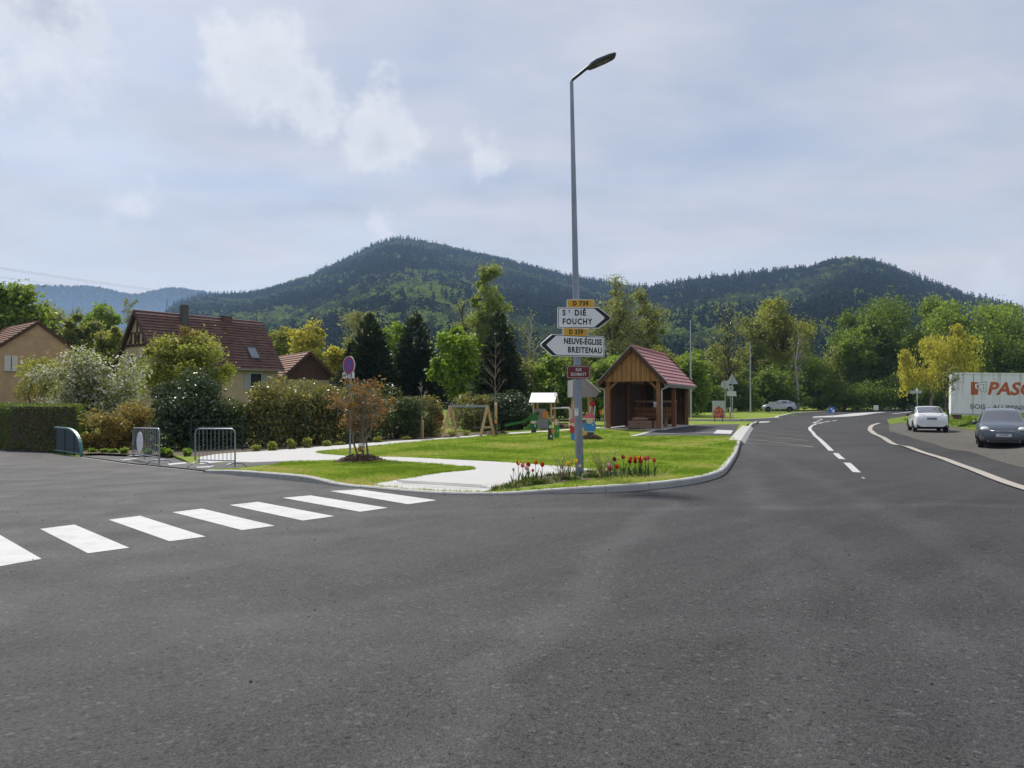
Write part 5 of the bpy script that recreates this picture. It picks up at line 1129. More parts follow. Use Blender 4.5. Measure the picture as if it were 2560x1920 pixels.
# ---------------------------------------------------------------- cars
M_carglass = mat('car_glass', (.10, .11, .125), .05, .1, 2, spec=1.0, coat=1.0, metal=.45)
M_tyre = mat('tyre', (.018, .018, .019), .85, .2, 10); M_rim = mat('alloy_rim', (.35, .36, .38), .35, .1, 4, metal=.8)
M_lamp = mat('headlamp', (.62, .63, .62), .12, .15, 8, spec=.8, coat=.8); M_tail = mat('tail_lamp', (.05, .012, .014), .2, .2, 8, coat=.8)
M_chrome = mat('chrome', (.7, .7, .72), .15, .05, 4, metal=1.0); M_plast = mat('black_plastic', (.02, .021, .022), .6, .15, 8); M_plate = mat('number_plate', (.66, .67, .68), .4, .05, 5)
def car(name, label, spec, paint, loc_, yaw, wheels, wr, win, lights, trims, scale=1.0):
    t = thing(name, label, 'car', loc_, yaw)
    St = np.array(spec, float); L = St[-1, 0]; us = np.unique(np.concatenate([np.linspace(0, L, 84)]))
    k = np.stack([np.interp(us, St[:, 0], St[:, i]) for i in range(1, 6)], 1)
    ker = np.array([1, 2, 3, 2, 1]) / 9.
    for i in range(5):
        p = np.pad(k[:, i], 2, mode='edge'); k[2:-2, i] = np.convolve(p, ker, 'valid')[2:-2]
    def ring(b, s, tp, w, wt_):
        R = [(0, b), (.72 * w, b), (.93 * w, b + .05), (1.0 * w, b + .30 * (s - b)), (1.0 * w, b + .68 * (s - b)), (.965 * w, s), (.5 * (.965 * w + wt_), .52 * tp + .48 * s), (wt_ * 1.02, tp - .10 * (tp - s)), (wt_ * .82, tp - .0 * (tp - s)), (0, tp + .025)]
        R = np.array(R); n = len(R); P = np.array(crv([tuple(r) for r in R], 4)); lin = np.stack([np.interp(np.arange(len(P)) / 4., np.arange(n), R[:, i]) for i in (0, 1)], 1)
        return .55 * P + .45 * lin
    rows = []
    for kk in k:
        r = ring(*kk); rows.append(np.concatenate([r, (r * [-1, 1])[::-1][1:-1]]))
    rows = np.array(rows); nu, nv = rows.shape[:2]; half = 36
    V = np.concatenate([np.repeat(us[:, None, None], nv, 1), rows], 2)          # x, y, z
    sets = {}
    def add(key, f): sets.setdefault(key, []).append(f)
    for i in range(nu - 1):
        for j in range(nv):
            j2 = (j + 1) % nv; q = [V[i, j], V[i + 1, j], V[i + 1, j2], V[i, j2]]; c = sum(q) / 4
            vj = (j + .5) if j < half else (nv - j - .5); vj /= 4.                    # 0..9 along the half section
            key = 'body'
            if any((c[0] - wx) ** 2 + (c[2] - wr) ** 2 < (wr + .055) ** 2 and vj > .8 and vj < 5.2 for wx in wheels): continue
            for nm, fn in win.items():
                if fn(c[0], abs(c[1]), c[2], vj): key = nm + ('' if nm in ('windshield', 'rear_window') else ('_l' if c[1] < 0 else '_r'))
            for nm, fn, _ in lights:
                if fn(c[0], abs(c[1]), c[2], vj): key = nm + ('_l' if c[1] < 0 else '_r')
            for nm, fn, _ in trims:
                if fn(c[0], abs(c[1]), c[2], vj): key = nm
            add(key, (i * nv + j, (i + 1) * nv + j, (i + 1) * nv + j2, i * nv + j2))
    add('body', tuple(range(nv))); add('body', tuple(range((nu - 1) * nv, nu * nv)))
    flat = V.reshape(-1, 3)
    lm = {n_: m for n_, f, m in lights}; tm = {n_: m for n_, f, m in trims}
    for key, fs in sets.items():
        use = sorted({i for f in fs for i in f}); mp = {a: b for b, a in enumerate(use)}
        nm = key[:-2] if key[-2:] in ('_l', '_r') else key
        m = paint if nm == 'body' else lm.get(nm) or tm.get(nm) or M_carglass
        mb = MB(); mb.add([flat[i] for i in use], [tuple(mp[i] for i in f) for f in fs]); mb.build(nm, m, t, True, 50)
    W = St[:, 4].max()
    MB().box((L / 2, 0, .36), (L * .8, W * 1.5, .3)).build('underbody', M_plast, t)
    for wx in wheels:
        for s in (-1, 1):
            y = s * (W - .12)
            ty = MB().lathe([(wr * .62, -.1), (wr * .95, -.105), (wr, -.08), (wr, .08), (wr * .95, .105), (wr * .62, .1), (wr * .62, -.1)], 24, (wx, y, wr), 'y').build('wheel', M_tyre, t, True, 50)
            rm = MB().lathe([(0, s * .07), (wr * .18, s * .075), (wr * .2, s * .05), (wr * .58, s * .04), (wr * .64, s * .1), (wr * .66, s * .1)], 20, (wx, y, wr), 'y')
            rm.build('rim', M_plast, ty, True, 50)
            for q in range(5):
                a = q * 2 * PI / 5; MB().beam((wx + math.cos(a) * wr * .1, y + s * .08, wr + math.sin(a) * wr * .1), (wx + math.cos(a) * wr * .62, y + s * .085, wr + math.sin(a) * wr * .62), .02, wr * .19, (0, 1, 0)).build('spoke', M_rim, ty)
            ar = [(wx + (wr + .05) * math.cos(q), s * (W - .005), wr + (wr + .05) * math.sin(q)) for q in np.linspace(-.15, PI + .15, 15)]
            MB().tube(ar, .022, 6).build('wheel_arch', M_plast, t, True)
    return t, W, L
def mirror(t, x, W, z, m):
    for s in (-1, 1): MB().sphere((x, s * (W + .07), z), .11, 10, 6, (.7, 1.0, .75)).build('mirror', m, t, True)
# grey blue minivan facing the camera
azm = math.radians(30); M_gb = mat('grey_blue_paint', (.085, .105, .128), .3, .04, 2, metal=.5, coat=.7)
mvp = np.array([X(2508, 31.6), 31.6])
mv, W_, L_ = car('parked_car', 'grey blue people carrier facing us on the gravel, cut by the right edge', [
    (0, .36, .60, .64, .58, .50), (.06, .30, .66, .74, .70, .58), (.18, .25, .74, .85, .80, .66), (.45, .22, .86, .97, .87, .72), (.85, .21, .95, 1.07, .90, .76), (1.02, .21, .97, 1.12, .905, .76), (1.85, .21, 1.0, 1.58, .915, .66), (2.4, .21, 1.02, 1.66, .915, .64),
    (3.4, .21, 1.04, 1.63, .91, .63), (4.1, .22, 1.06, 1.52, .89, .60), (4.42, .26, 1.0, 1.2, .85, .62), (4.59, .36, .8, .88, .74, .6)], M_gb, (*mvp, g1(*mvp) + .012), math.atan2(math.cos(azm), math.sin(azm)),
    (.86, 3.6), .325, {'windshield': lambda x, y, z, v: v > 6.75 and 1.04 < x < 1.86, 'side_window': lambda x, y, z, v: 5.2 < v < 6.9 and 1.45 < x < 4.2 and not (2.05 < x < 2.12 or 3.1 < x < 3.2), 'rear_window': lambda x, y, z, v: v > 6.9 and 4.08 < x < 4.45},
    [],
    [('bumper_trim', lambda x, y, z, v: z < .33 and v < 3, M_plast)])
mirror(mv, 1.35, .93, 1.06, M_gb)
for s in (-1, 1): MB().sphere((.34, s * .655, .80), .2, 14, 10, (1.45, .95, .60)).build('headlight', M_lamp, mv, True)
def front(name, out, x0, x1, m): MB().add([(x0, a, b) for a, b in out] + [(x1, a, b) for a, b in out], [tuple(range(len(out))), tuple(range(2 * len(out) - 1, len(out) - 1, -1))] + [(i, (i + 1) % len(out), len(out) + (i + 1) % len(out), len(out) + i) for i in range(len(out))]).build(name, m, mv)
front('lower_grille', [(-.42, .47), (.42, .47), (.56, .30), (-.56, .30)], .005, .3, M_black); front('grille_slot', [(-.46, .665), (.46, .665), (.46, .63), (-.46, .63)], .015, .3, M_black)
front('grille_rim', [(-.45, .49), (.45, .49), (.61, .28), (-.61, .28)], .02, .3, M_grey)
sg = lambda x, y, z: (x, y, z)
MB().box((-.02, 0, .56), (.04, .54, .12)).build('number_plate', M_plate, mv)
pt_ = link('plate_lettering', text_mesh('CK-690-VG', .085, .02, 1.0, 'CENTER', .8), M_black, mv); pt_.rotation_euler.z = -PI / 2; pt_.location = (-.044, 0, .56)
for z_ in (.70, .735): MB().tube([(.10, -.5, z_ + .02), (.055, -.22, z_), (.04, 0, z_ + .0), (.055, .22, z_), (.10, .5, z_ + .02)], .012, 6).build('grille_bar', M_chrome, mv, True)
for z_ in (.72, .77): MB().beam((.015, -.10, z_ - .035), (.012, 0, z_ + .02), .012, .022, (1, 0, 0)).build('emblem', M_chrome, mv); MB().beam((.015, .10, z_ - .035), (.012, 0, z_ + .02), .012, .022, (1, 0, 0)).build('emblem', M_chrome, mv)
for s in (-1, 1):
    MB().box((.115, s * .62, .43), (.05, .22, .05)).build('fog_light', M_lamp, mv); MB().tube([(.10, s * .50, .49), (.14, s * .74, .49)], .01, 6).build('trim_strip', M_chrome, mv)
    MB().tube([(2.0, s * .62, 1.62), (2.3, s * .63, 1.70), (3.3, s * .62, 1.69), (3.6, s * .62, 1.63)], .018, 6).build('roof_rail', M_dark, mv, True)
# white car with its back to the camera
azt = math.radians(22 + 180); M_wp = mat('white_car_paint', (.78, .79, .80), .25, .02, 2, coat=.8)
tp_ = np.array([X(2329, 46.6), 46.6]); ox = tp_ - 4.75 * np.array([math.sin(azt), math.cos(azt)])
tl, W_, L_ = car('parked_car', 'white fastback car seen from behind on the gravel lay-by', [
    (0, .35, .55, .62, .60, .50), (.1, .25, .66, .74, .80, .66), (.6, .2, .82, .9, .92, .76), (1.15, .2, .92, 1.03, .94, .78), (1.9, .2, .97, 1.46, .95, .68), (2.5, .2, 1.0, 1.61, .96, .66), (3.2, .2, 1.04, 1.585, .96, .66), (3.95, .2, 1.07, 1.33, .955, .66),
    (4.4, .24, 1.07, 1.145, .93, .72), (4.6, .28, 1.03, 1.10, .89, .72), (4.7, .30, .90, .97, .84, .68), (4.75, .36, .74, .80, .76, .6)], M_wp, (*ox, g1(*tp_) + .012), math.atan2(math.cos(azt), math.sin(azt)),
    (.92, 3.78), .35, {'windshield': lambda x, y, z, v: v > 6.9 and 1.2 < x < 1.95, 'rear_window': lambda x, y, z, v: v > 7.1 and 3.25 < x < 4.28, 'side_window': lambda x, y, z, v: 5.25 < v < 6.85 and 1.5 < x < 3.95 and not (2.35 < x < 2.42 or 3.3 < x < 3.36)},
    [],
    [('rear_diffuser', lambda x, y, z, v: x > 4.35 and z < .53 and v < 4.5 and y < .80, M_plast), ('sill_trim', lambda x, y, z, v: z < .28 and v < 3, M_plast)])
mirror(tl, 1.75, .97, 1.05, M_plast)
MB().box((4.735, 0, .86), (.05, .52, .12)).build('number_plate', mat('dark_plate', (.10, .12, .16), .5, .2, 20), tl)
for y_ in (-.15, .0, .15): MB().box((4.762, y_, .86), (.004, .10, .05)).build('plate_mark', mat('plate_mark_grey', (.3, .32, .36), .5), tl)
for s in (-1, 1): MB().sphere((4.54, s * .70, .955), .06, 12, 6, (1.0, 3.4, .95)).build('tail_lamp', mat('smoked_lamp', (.02, .02, .025), .15, .2, 8, coat=.8), tl, True)
MB().tube([(4.52, -.7, 1.115), (4.6, -.4, 1.145), (4.62, 0, 1.15), (4.6, .4, 1.145), (4.52, .7, 1.115)], .02, 6).build('spoiler', M_wp, tl, True)
# small hatchbacks farther away
hatch = [(0, .36, .58, .64, .58, .50), (.08, .28, .68, .78, .74, .60), (.5, .22, .84, .95, .85, .72), (1.1, .21, .94, 1.05, .88, .75), (1.9, .21, .98, 1.42, .89, .66), (2.4, .21, 1.0, 1.52, .89, .64), (3.3, .21, 1.04, 1.49, .885, .62), (3.9, .22, 1.06, 1.30, .87, .62), (4.1, .28, 1.0, 1.08, .83, .62), (4.22, .36, .78, .84, .74, .58)]
hw_ = {'windshield': lambda x, y, z, v: v > 6.8 and 1.15 < x < 1.95, 'side_window': lambda x, y, z, v: 5.2 < v < 6.9 and 1.45 < x < 3.8 and not (2.3 < x < 2.38 or 3.15 < x < 3.25), 'rear_window': lambda x, y, z, v: v > 6.9 and 3.4 < x < 4.05}
hl_ = [('headlight', lambda x, y, z, v: x < .5 and .5 < y and .66 < z < .80, M_lamp), ('tail_light', lambda x, y, z, v: x > 4.0 and .5 < y and .8 < z < .95, M_tail)]
ht_ = [('bumper_trim', lambda x, y, z, v: z < .34 and v < 3, M_plast)]
fp = np.array([X(1946, 99.), 99.])
fc, W_, L_ = car('parked_car', 'silver hatchback parked side on beside the far woodland', hatch, mat('silver_paint', (.40, .43, .48), .3, .04, 2, metal=.5, coat=.7), (fp[0] - 2.05, fp[1] + .5, g1(*fp) + .12), math.radians(-14), (.8, 3.4), .33, hw_, hl_, ht_)
mirror(fc, 1.5, .89, 1.02, M_plast)
wp_ = np.array([X(1569, 57.), 57.])
wc, W_, L_ = car('parked_car', 'white car glimpsed through the gap in the shelter wall', hatch, M_wp, (wp_[0] - .15, wp_[1], float(gzp(*wp_))), math.radians(28), (.8, 3.4), .33, hw_, hl_, ht_)
mirror(wc, 1.5, .89, 1.02, M_plast)

# ---------------------------------------------------------------- white container with lettering
dC = 51.; cl = np.array([X(2376, dC), dC]); cz0 = Z(1036, dC); chh = Z(931, dC) - cz0
ctn = thing('container', 'weathered white container with orange company lettering on the grass bank', 'container', (cl[0], cl[1], cz0), math.radians(-27)); ctn.rotation_euler.y = math.radians(1.6)
M_ctn = bpy.data.materials.new('weathered_white_panel'); M_ctn.use_nodes = True; tt = M_ctn.node_tree; bb = tt.nodes['Principled BSDF']
co = nd(tt, 'ShaderNodeTexCoord').outputs['Object']; sp_ = nd(tt, 'ShaderNodeSeparateXYZ', None, i0=co)
drip = noise(tt, vscale(tt, co, 3.2, 1, .16), 1.5, 5, .65).outputs['Fac']; sp2 = noise(tt, co, 3, 4).outputs['Fac']
fz = mapr(tt, sp_.outputs[2], chh * .25, chh, .25, 1.0)
f = mth(tt, 'MULTIPLY', mapr(tt, drip, .50, .66), fz); cc_ = mixc(tt, mth(tt, 'MULTIPLY', f, .75), (.84, .85, .87), (.40, .37, .33))
rust = noise(tt, vscale(tt, co, 9, 1, .5), 1.5, 4, .7).outputs['Fac']; cc_ = mixc(tt, mth(tt, 'MULTIPLY', mapr(tt, rust, .62, .72), .5), cc_, (.25, .12, .05))
tt.links.new(cc_, bb.inputs['Base Color']); bb.inputs['Roughness'].default_value = .5
Lc = 9.0
MB().box((Lc / 2, 1.2, chh / 2), (Lc, 2.4, chh)).build('body', M_ctn, ctn, bevel=.02)
for z_ in (.04, chh - .05): MB().box((Lc / 2, -.015, z_), (Lc + .02, .05, .10)).build('frame_rail', M_ctn if z_ > 1 else M_steelback, ctn)
MB().box((.04, -.018, chh / 2), (.09, .05, chh - .2)).build('corner_post', M_ctn, ctn)
MB().box((1.27, -.006, chh / 2), (.025, .015, chh - .2)).build('panel_seam', mat('rust_brown', (.22, .11, .05), .9, .4, 8), ctn)
for x_ in (.4, Lc - .4): MB().box((x_, 1.2, -.15), (.5, 2.0, .3)).build('support_block', M_stone, ctn)
kx = dC / FPX; lz = lambda py: Z(py, dC) - cz0; lx = lambda zx: (2160 + zx / 4.6075 - 2376) * kx
M_lor = mat('logo_orange', (.52, .12, .045), .5, .1, 4)
zz1, zz0 = lz(880 + 340 / 4.6), lz(880 + 490 / 4.6)
MB().prism([(lx(1190), zz0), (lx(1260), zz0 + .03), (lx(1262), zz1 - .28), (lx(1262), zz1 - .03), (lx(1190), zz1)], -.012, -.002).build('logo_block', M_lor, ctn)
MB().prism([(lx(1225), lz(880 + 415 / 4.6)), (lx(1338), lz(880 + 458 / 4.6)), (lx(1340), lz(880 + 335 / 4.6)), (lx(1225), lz(880 + 360 / 4.6))], -.02, -.014).build('logo_outline', M_black, ctn)
MB().prism([(lx(1229), lz(880 + 412 / 4.6)), (lx(1334), lz(880 + 453 / 4.6)), (lx(1336), lz(880 + 340 / 4.6)), (lx(1229), lz(880 + 363 / 4.6))], -.025, -.021).build('logo_window', M_white, ctn)
MB().prism([(lx(1248), lz(880 + 405 / 4.6)), (lx(1318), lz(880 + 428 / 4.6)), (lx(1318), lz(880 + 366 / 4.6)), (lx(1248), lz(880 + 374 / 4.6))], -.03, -.026).build('logo_inner', M_black, ctn)
MB().prism([(lx(1266), lz(880 + 408 / 4.6)), (lx(1312), lz(880 + 423 / 4.6)), (lx(1312), lz(880 + 371 / 4.6)), (lx(1266), lz(880 + 375 / 4.6))], -.035, -.031).build('logo_pane', M_white, ctn)
MB().prism([(lx(1250), lz(880 + 402 / 4.6)), (lx(1266), lz(880 + 407 / 4.6)), (lx(1266), lz(880 + 375 / 4.6)), (lx(1250), lz(880 + 377 / 4.6))], -.036, -.031).build('logo_jamb', M_lor, ctn)
me = text_mesh('PASQ', 1.13, .032, 1.0, 'LEFT', .95); me.transform(Matrix.Shear('XZ', 4, (.20, 0)) if False else Matrix(((1, 0, .18, 0), (0, 1, 0, 0), (0, 0, 1, 0), (0, 0, 0, 1))))
o = link('brand_lettering', me, M_lor, ctn); o.location = (lx(1352) + .04, -.012, (zz0 + zz1) / 2 - .02)
put_text('BOIS - ALUMINIUM', .44, (lx(1185), -.012, lz(880 + 622 / 4.6)), M_black, ctn, align='LEFT', sx=.97, bold=-.002, space=1.0)

# ---------------------------------------------------------------- far street furniture
def polebase(px, py, d=None):
    q = G(px, py) if d is None else np.array([X(px, d), d]); z = max(g1(*q), float(gzp(*q)) if inpoly(np.array([q[0]]), np.array([q[1]]), lawn_poly)[0] else g1(*q) + .1); return q, z, q[1] / FPX, (lambda yy: Z(yy, q[1]) - z)
q, z, k, zt = polebase(1796, 1050, 57.); t = thing('poster_board', 'upright poster board with a heap of red and orange blooms on grass', 'poster board', (*q, z))
MB().box((0, 0, (zt(1002) + zt(1046)) / 2), (31 * k, .04, 44 * k)).build('panel', M_steelback, t, bevel=.01)
pm = bpy.data.materials.new('poster_print'); pm.use_nodes = True; tt = pm.node_tree; bb = tt.nodes['Principled BSDF']; co = nd(tt, 'ShaderNodeTexCoord').outputs['Object']
vv = nd(tt, 'ShaderNodeTexVoronoi', None, Vector=co, Scale=13.); rc = nd(tt, 'ShaderNodeValToRGB', None, i0=nd(tt, 'ShaderNodeSeparateColor', None, i0=vv.outputs['Color']).outputs[0]); cr_ = rc.color_ramp
for p_, c_ in ((.0, (.03, .02, .05)), (.25, (.35, .03, .05)), (.5, (.62, .16, .03)), (.75, (.45, .10, .14)), (1., (.7, .36, .12))):
    e = cr_.elements.new(p_) if p_ not in (0., 1.) else cr_.elements[0 if p_ == 0 else -1]; e.color = (*c_, 1)
tt.links.new(rc.outputs[0], bb.inputs['Base Color'])
hz_ = (zt(1044) + zt(1017)) / 2; rr_ = 14 * k
MB().box((0, -.024, (zt(1003) + zt(1018)) / 2), (29 * k, .004, 15 * k)).build('poster_sky', mat('poster_grey', (.42, .45, .46), .5, .1, 3), t)
MB().prism([(-rr_, zt(1045)), (rr_, zt(1045)), (rr_ * 1.0, zt(1030)), (rr_ * .7, zt(1021)), (rr_ * .2, zt(1017)), (0, zt(1014)), (-rr_ * .25, zt(1017.5)), (-rr_ * .75, zt(1022)), (-rr_, zt(1031))], -.032, -.028).build('poster_heap', pm, t)
for x_ in (-10 * k, 10 * k): MB().box((x_, 0, zt(1045) / 2 - .05), (.05, .05, zt(1045) + .1)).build('leg', M_dark, t)
def backsign(label, px, base, d, cat, shapes, post_top, pr=.03):
    q, z, k, zt = polebase(px, base, d); t = thing('road_sign', label, cat, (*q, z))
    MB().tube([(0, 0, -.1), (0, 0, zt(post_top))], pr, 8).build('post', M_galvl, t, True, 50)
    for nm, m, out in shapes: MB().prism([((a - px) * k, zt(b)) for a, b in out], .03, .05).build(nm, m, t)
    return t
backsign('grey back of an octagonal stop sign behind the poster board', 1813, 1049, 60., 'road sign', [('panel', M_steelback, [(1813 + 10.5 * math.cos(PI / 8 + i * PI / 4), 962 + 11 * math.sin(PI / 8 + i * PI / 4)) for i in range(8)])], 953)
t = backsign('grey back of a triangular road sign above a white plate', 1831, 1052, 54., 'road sign', [('panel', M_steelback, [(1818, 960), (1817, 958), (1829.5, 937), (1832.5, 937), (1845, 958), (1844, 960)])], 937)
q, z, k, zt = polebase(1831, 1052, 54.)
MB().box((.0 - 2.5 * k, -.045, zt(984)), (23 * k, .02, 12 * k)).build('plate', M_offw, t); MB().box((-2.5 * k, -.058, zt(984)), (20 * k, .004, 1.2 * k)).build('plate_line', M_steelback, t)
t = backsign('small round sign on a thin post left of the triangular sign', 1827, 1048, 62., 'road sign', [('disc', M_offw, ell(1827, 971, 7, 7, 16)), ], 964, .025)
q, z, k, zt = polebase(1827, 1048, 62.); MB().prism(ell(0, zt(971), 4.5 * k, 4.5 * k, 14), .02, .028).build('disc_centre', M_grey, t)
t = thing('marker_post', 'slim orange and white marker post behind the road signs', 'marker post', (X(1825, 66.), 66., g1(X(1825, 66.), 66.) + .1)); kk = 66 / FPX
MB().box((0, 0, 9 * kk), (4 * kk, .06, 18 * kk)).build('post', M_orng, t); MB().box((0, 0, 24 * kk), (3.4 * kk, .055, 12 * kk)).build('top', M_offw, t)
def far_lamp(label, px, base, d, top, arms):
    q, z, k, zt = polebase(px, base, d); t = thing('street_lamp', label, 'street lamp', (*q, z), 0, 'street lamps along the road')
    MB().tube([(0, 0, -.1), (0, 0, zt(top))], [.10, .05], 8).build('pole', M_galvl, t, True, 50)
    for a in arms:
        MB().tube([(0, 0, zt(top)), (a * .35 * k, 0, zt(top) + .05), (a * .6 * k, 0, zt(top) + .16)], .03, 6).build('arm', M_dark, t, True)
        MB().box((a * .8 * k, 0, zt(top) + .2), (abs(a) * .45 * k, .2, .06), (0, -.12 if a > 0 else .12, 0)).build('lamp_head', M_dark, t, bevel=.015)
far_lamp('twin armed grey street lamp beside the silver hatchback', 1876, 1035, 92., 852, (-25, 25))
far_lamp('slim grey street lamp rising behind the shelter roof', 1727, 1050, 72., 800, (17,))
q, z, k, zt = polebase(1938, 1037, 90.); t = thing('sign_frame', 'grey two post frame with sign backs in front of the silver hatchback', 'sign frame', (*q, z))
for px in (1927, 1935, 1949): MB().tube([((px - 1938) * k, 0, -.1), ((px - 1938) * k, 0, zt(1006))], .035, 6).build('post', M_galvl, t, True)
MB().tube([((1935 - 1938) * k, 0, zt(1029)), ((1949 - 1938) * k, 0, zt(1029))], .03, 6).build('cross_bar', M_galvl, t, True)
for a, b in ((1922, 1931), (1932, 1942), (1945, 1954)): MB().box((((a + b) / 2 - 1938) * k, .05, zt(1009.5)), ((b - a) * k, .03, 10 * k)).build('panel', M_steelback, t)
q = np.array([X(2080, 72.), 72.]); z = g1(*q) + .15; k = 72 / FPX; t = thing('keep_sign', 'square blue sign with a white arrow on the traffic island', 'road sign', (*q, z)); h0 = Z(1025.5, 72) - z
MB().tube([(0, .03, -.05), (0, .03, h0)], .03, 8).build('post', M_galvl, t, True); MB().box((0, 0, h0), (16.5 * k, .03, 15.5 * k)).build('panel', M_blue, t)
for pts_ in ([(-5, 4), (-3.5, 6), (2, 1), (0.5, -1)], [(5.5, -5.5), (5.5, 2.5), (-2.5, -5.5)]): MB().prism([(a * k, h0 + b * k) for a, b in pts_], -.022, -.017).build('arrow', M_white, t)
q = np.array([X(2190, 92.), 92.]); z = g1(*q) + .15; k = 92 / FPX; t = thing('back_plate_sign', 'small grey sign back at the far end of the traffic island', 'road sign', (*q, z)); h0 = Z(1019, 92) - z
MB().tube([(0, -.03, -.05), (0, -.03, h0)], .03, 8).build('post', M_galvl, t, True); MB().box((0, 0, h0), (12 * k, .03, 12 * k)).build('panel', M_offw, t)
q = np.array([X(2293, 88.), 88.]); z = g1(*q); k = 88 / FPX; t = thing('finger_sign', 'grey road name sign on a post behind the white fastback car', 'road sign', (*q, z)); h0 = Z(980, 88) - z
MB().tube([(0, 0, -.05), (0, 0, Z(971, 88) - z)], .05, 8).build('post', M_galvl, t, True); MB().box((-3 * k, .06, h0), (29 * k, .04, 8 * k)).build('panel', M_steelback, t)

# ---------------------------------------------------------------- wires at the left
for i, (a, b, lab) in enumerate((((-400, 605), (640, 752), 'uppermost'), ((-400, 609), (640, 755), 'middle'), ((-400, 637), (640, 764), 'lowest'))):
    p0 = np.array((X(a[0], 75.), 75., Z(a[1], 75.))); p1 = np.array((X(b[0], 230.), 230., Z(b[1], 230.))); pts = []
    for j in range(25):
        s = j / 24; q = p0 + (p1 - p0) * s; q[2] -= 1.2 * s * (1 - s) * 4 * .5; pts.append(tuple(q))
    o = MB().tube(pts, .016, 4, False).build('power_line', M_grey, None); tag(o, lab + ' of the thin power lines crossing the sky at the left', 'power line', 'power lines')
def wpole(px, py, d, label):
    x_ = X(px, d); g_ = g1(x_, d) if d < 120 else -.1; t = thing('utility_pole', label, 'utility pole', (x_, d, g_)); pz_ = Z(py, d) - g_
    MB().tube([(0, 0, -.2), (0, 0, pz_ + .2)], [.14, .09], 8).build('post', M_bark, t, True)
    MB().box((0, 0, pz_ - .05), (1.6, .1, .1)).build('cross_arm', M_bark, t)
wpole(-400, 605, 75., 'wooden utility pole beyond the left edge carrying the power lines'); wpole(640, 752, 230., 'far utility pole on the slope behind the village house')

# ---------------------------------------------------------------- tulips
def tulip(label, px, head, base, m1, m2=None, closed=False, i=0):
    q, z0 = stand(px, base); k = q[1] / FPX; h = max(.12, (base - head) * k)
    t = thing('tulip', label, 'tulip', (q[0], q[1], z0), i * 1.9, 'tulips in the flower bed')
    r = .034 if not closed else .022; b = random.uniform(-.02, .02)
    MB().tube([(0, 0, -.01), (b * .5, 0, h * .5), (b, 0, h - r * 1.1)], .006, 6, False).build('stem', M_stem, t, True)
    fl = None
    for j in range(6):
        a = j * PI / 3; ou = 1.0 if j % 2 == 0 else .86; mb = MB(); vs = []
        pr = [(.15, -1.25, .35), (.85, -.8, .75), (1.05, -.1, .85), (.92, .6, .62), (.72, 1.15, .10)]
        for rr_, zz_, ww_ in pr:
            for q_ in (-1, 0, 1): vs.append((b + r * ou * (rr_ * math.cos(a) * (1 if q_ == 0 else .93) - q_ * ww_ * math.sin(a)), r * ou * (rr_ * math.sin(a) * (1 if q_ == 0 else .93) + q_ * ww_ * math.cos(a)), h + r * 1.15 * zz_))
        MB().add(vs, [(c_ * 3 + e, c_ * 3 + e + 1, c_ * 3 + e + 4, c_ * 3 + e + 3) for c_ in range(4) for e in range(2)]).build('petal', m1 if (m2 is None or j % 2 == 0) else m2, t, True)
    for j in range(3):
        a = i + j * 2.2; lh = h * random.uniform(.45, .75); lw = .018; vs = []
        for s_ in range(5):
            f_ = s_ / 4; o_ = .02 + .10 * f_ ** 1.4; w2 = lw * (1 - f_) ** .6 * (.5 + 1.4 * f_ if f_ < .4 else 1.05)
            for q_ in (-1, 1): vs.append((o_ * math.cos(a) - q_ * w2 * math.sin(a), o_ * math.sin(a) + q_ * w2 * math.cos(a), lh * math.sin(min(1.45, f_ * 1.6))))
        MB().add(vs, [(c_ * 2, c_ * 2 + 1, c_ * 2 + 3, c_ * 2 + 2) for c_ in range(4)]).build('leaf', M_stem, t, True)
Mt = {c: leaf_mat('petal_' + c, *v) for c, v in dict(red=((.42, .02, .015), (.6, .06, .03)), dark=((.12, .01, .015), (.2, .02, .02)), pink=((.55, .10, .18), (.7, .22, .3)), lilac=((.55, .28, .42), (.72, .45, .55)), yellow=((.65, .42, .03), (.8, .6, .08)), pale=((.6, .45, .38), (.75, .6, .5)), grey=((.35, .37, .38), (.5, .5, .5))).items()}
tz = lambda u, v: (1180 + u / 3.253, 1080 + v / 3.253)
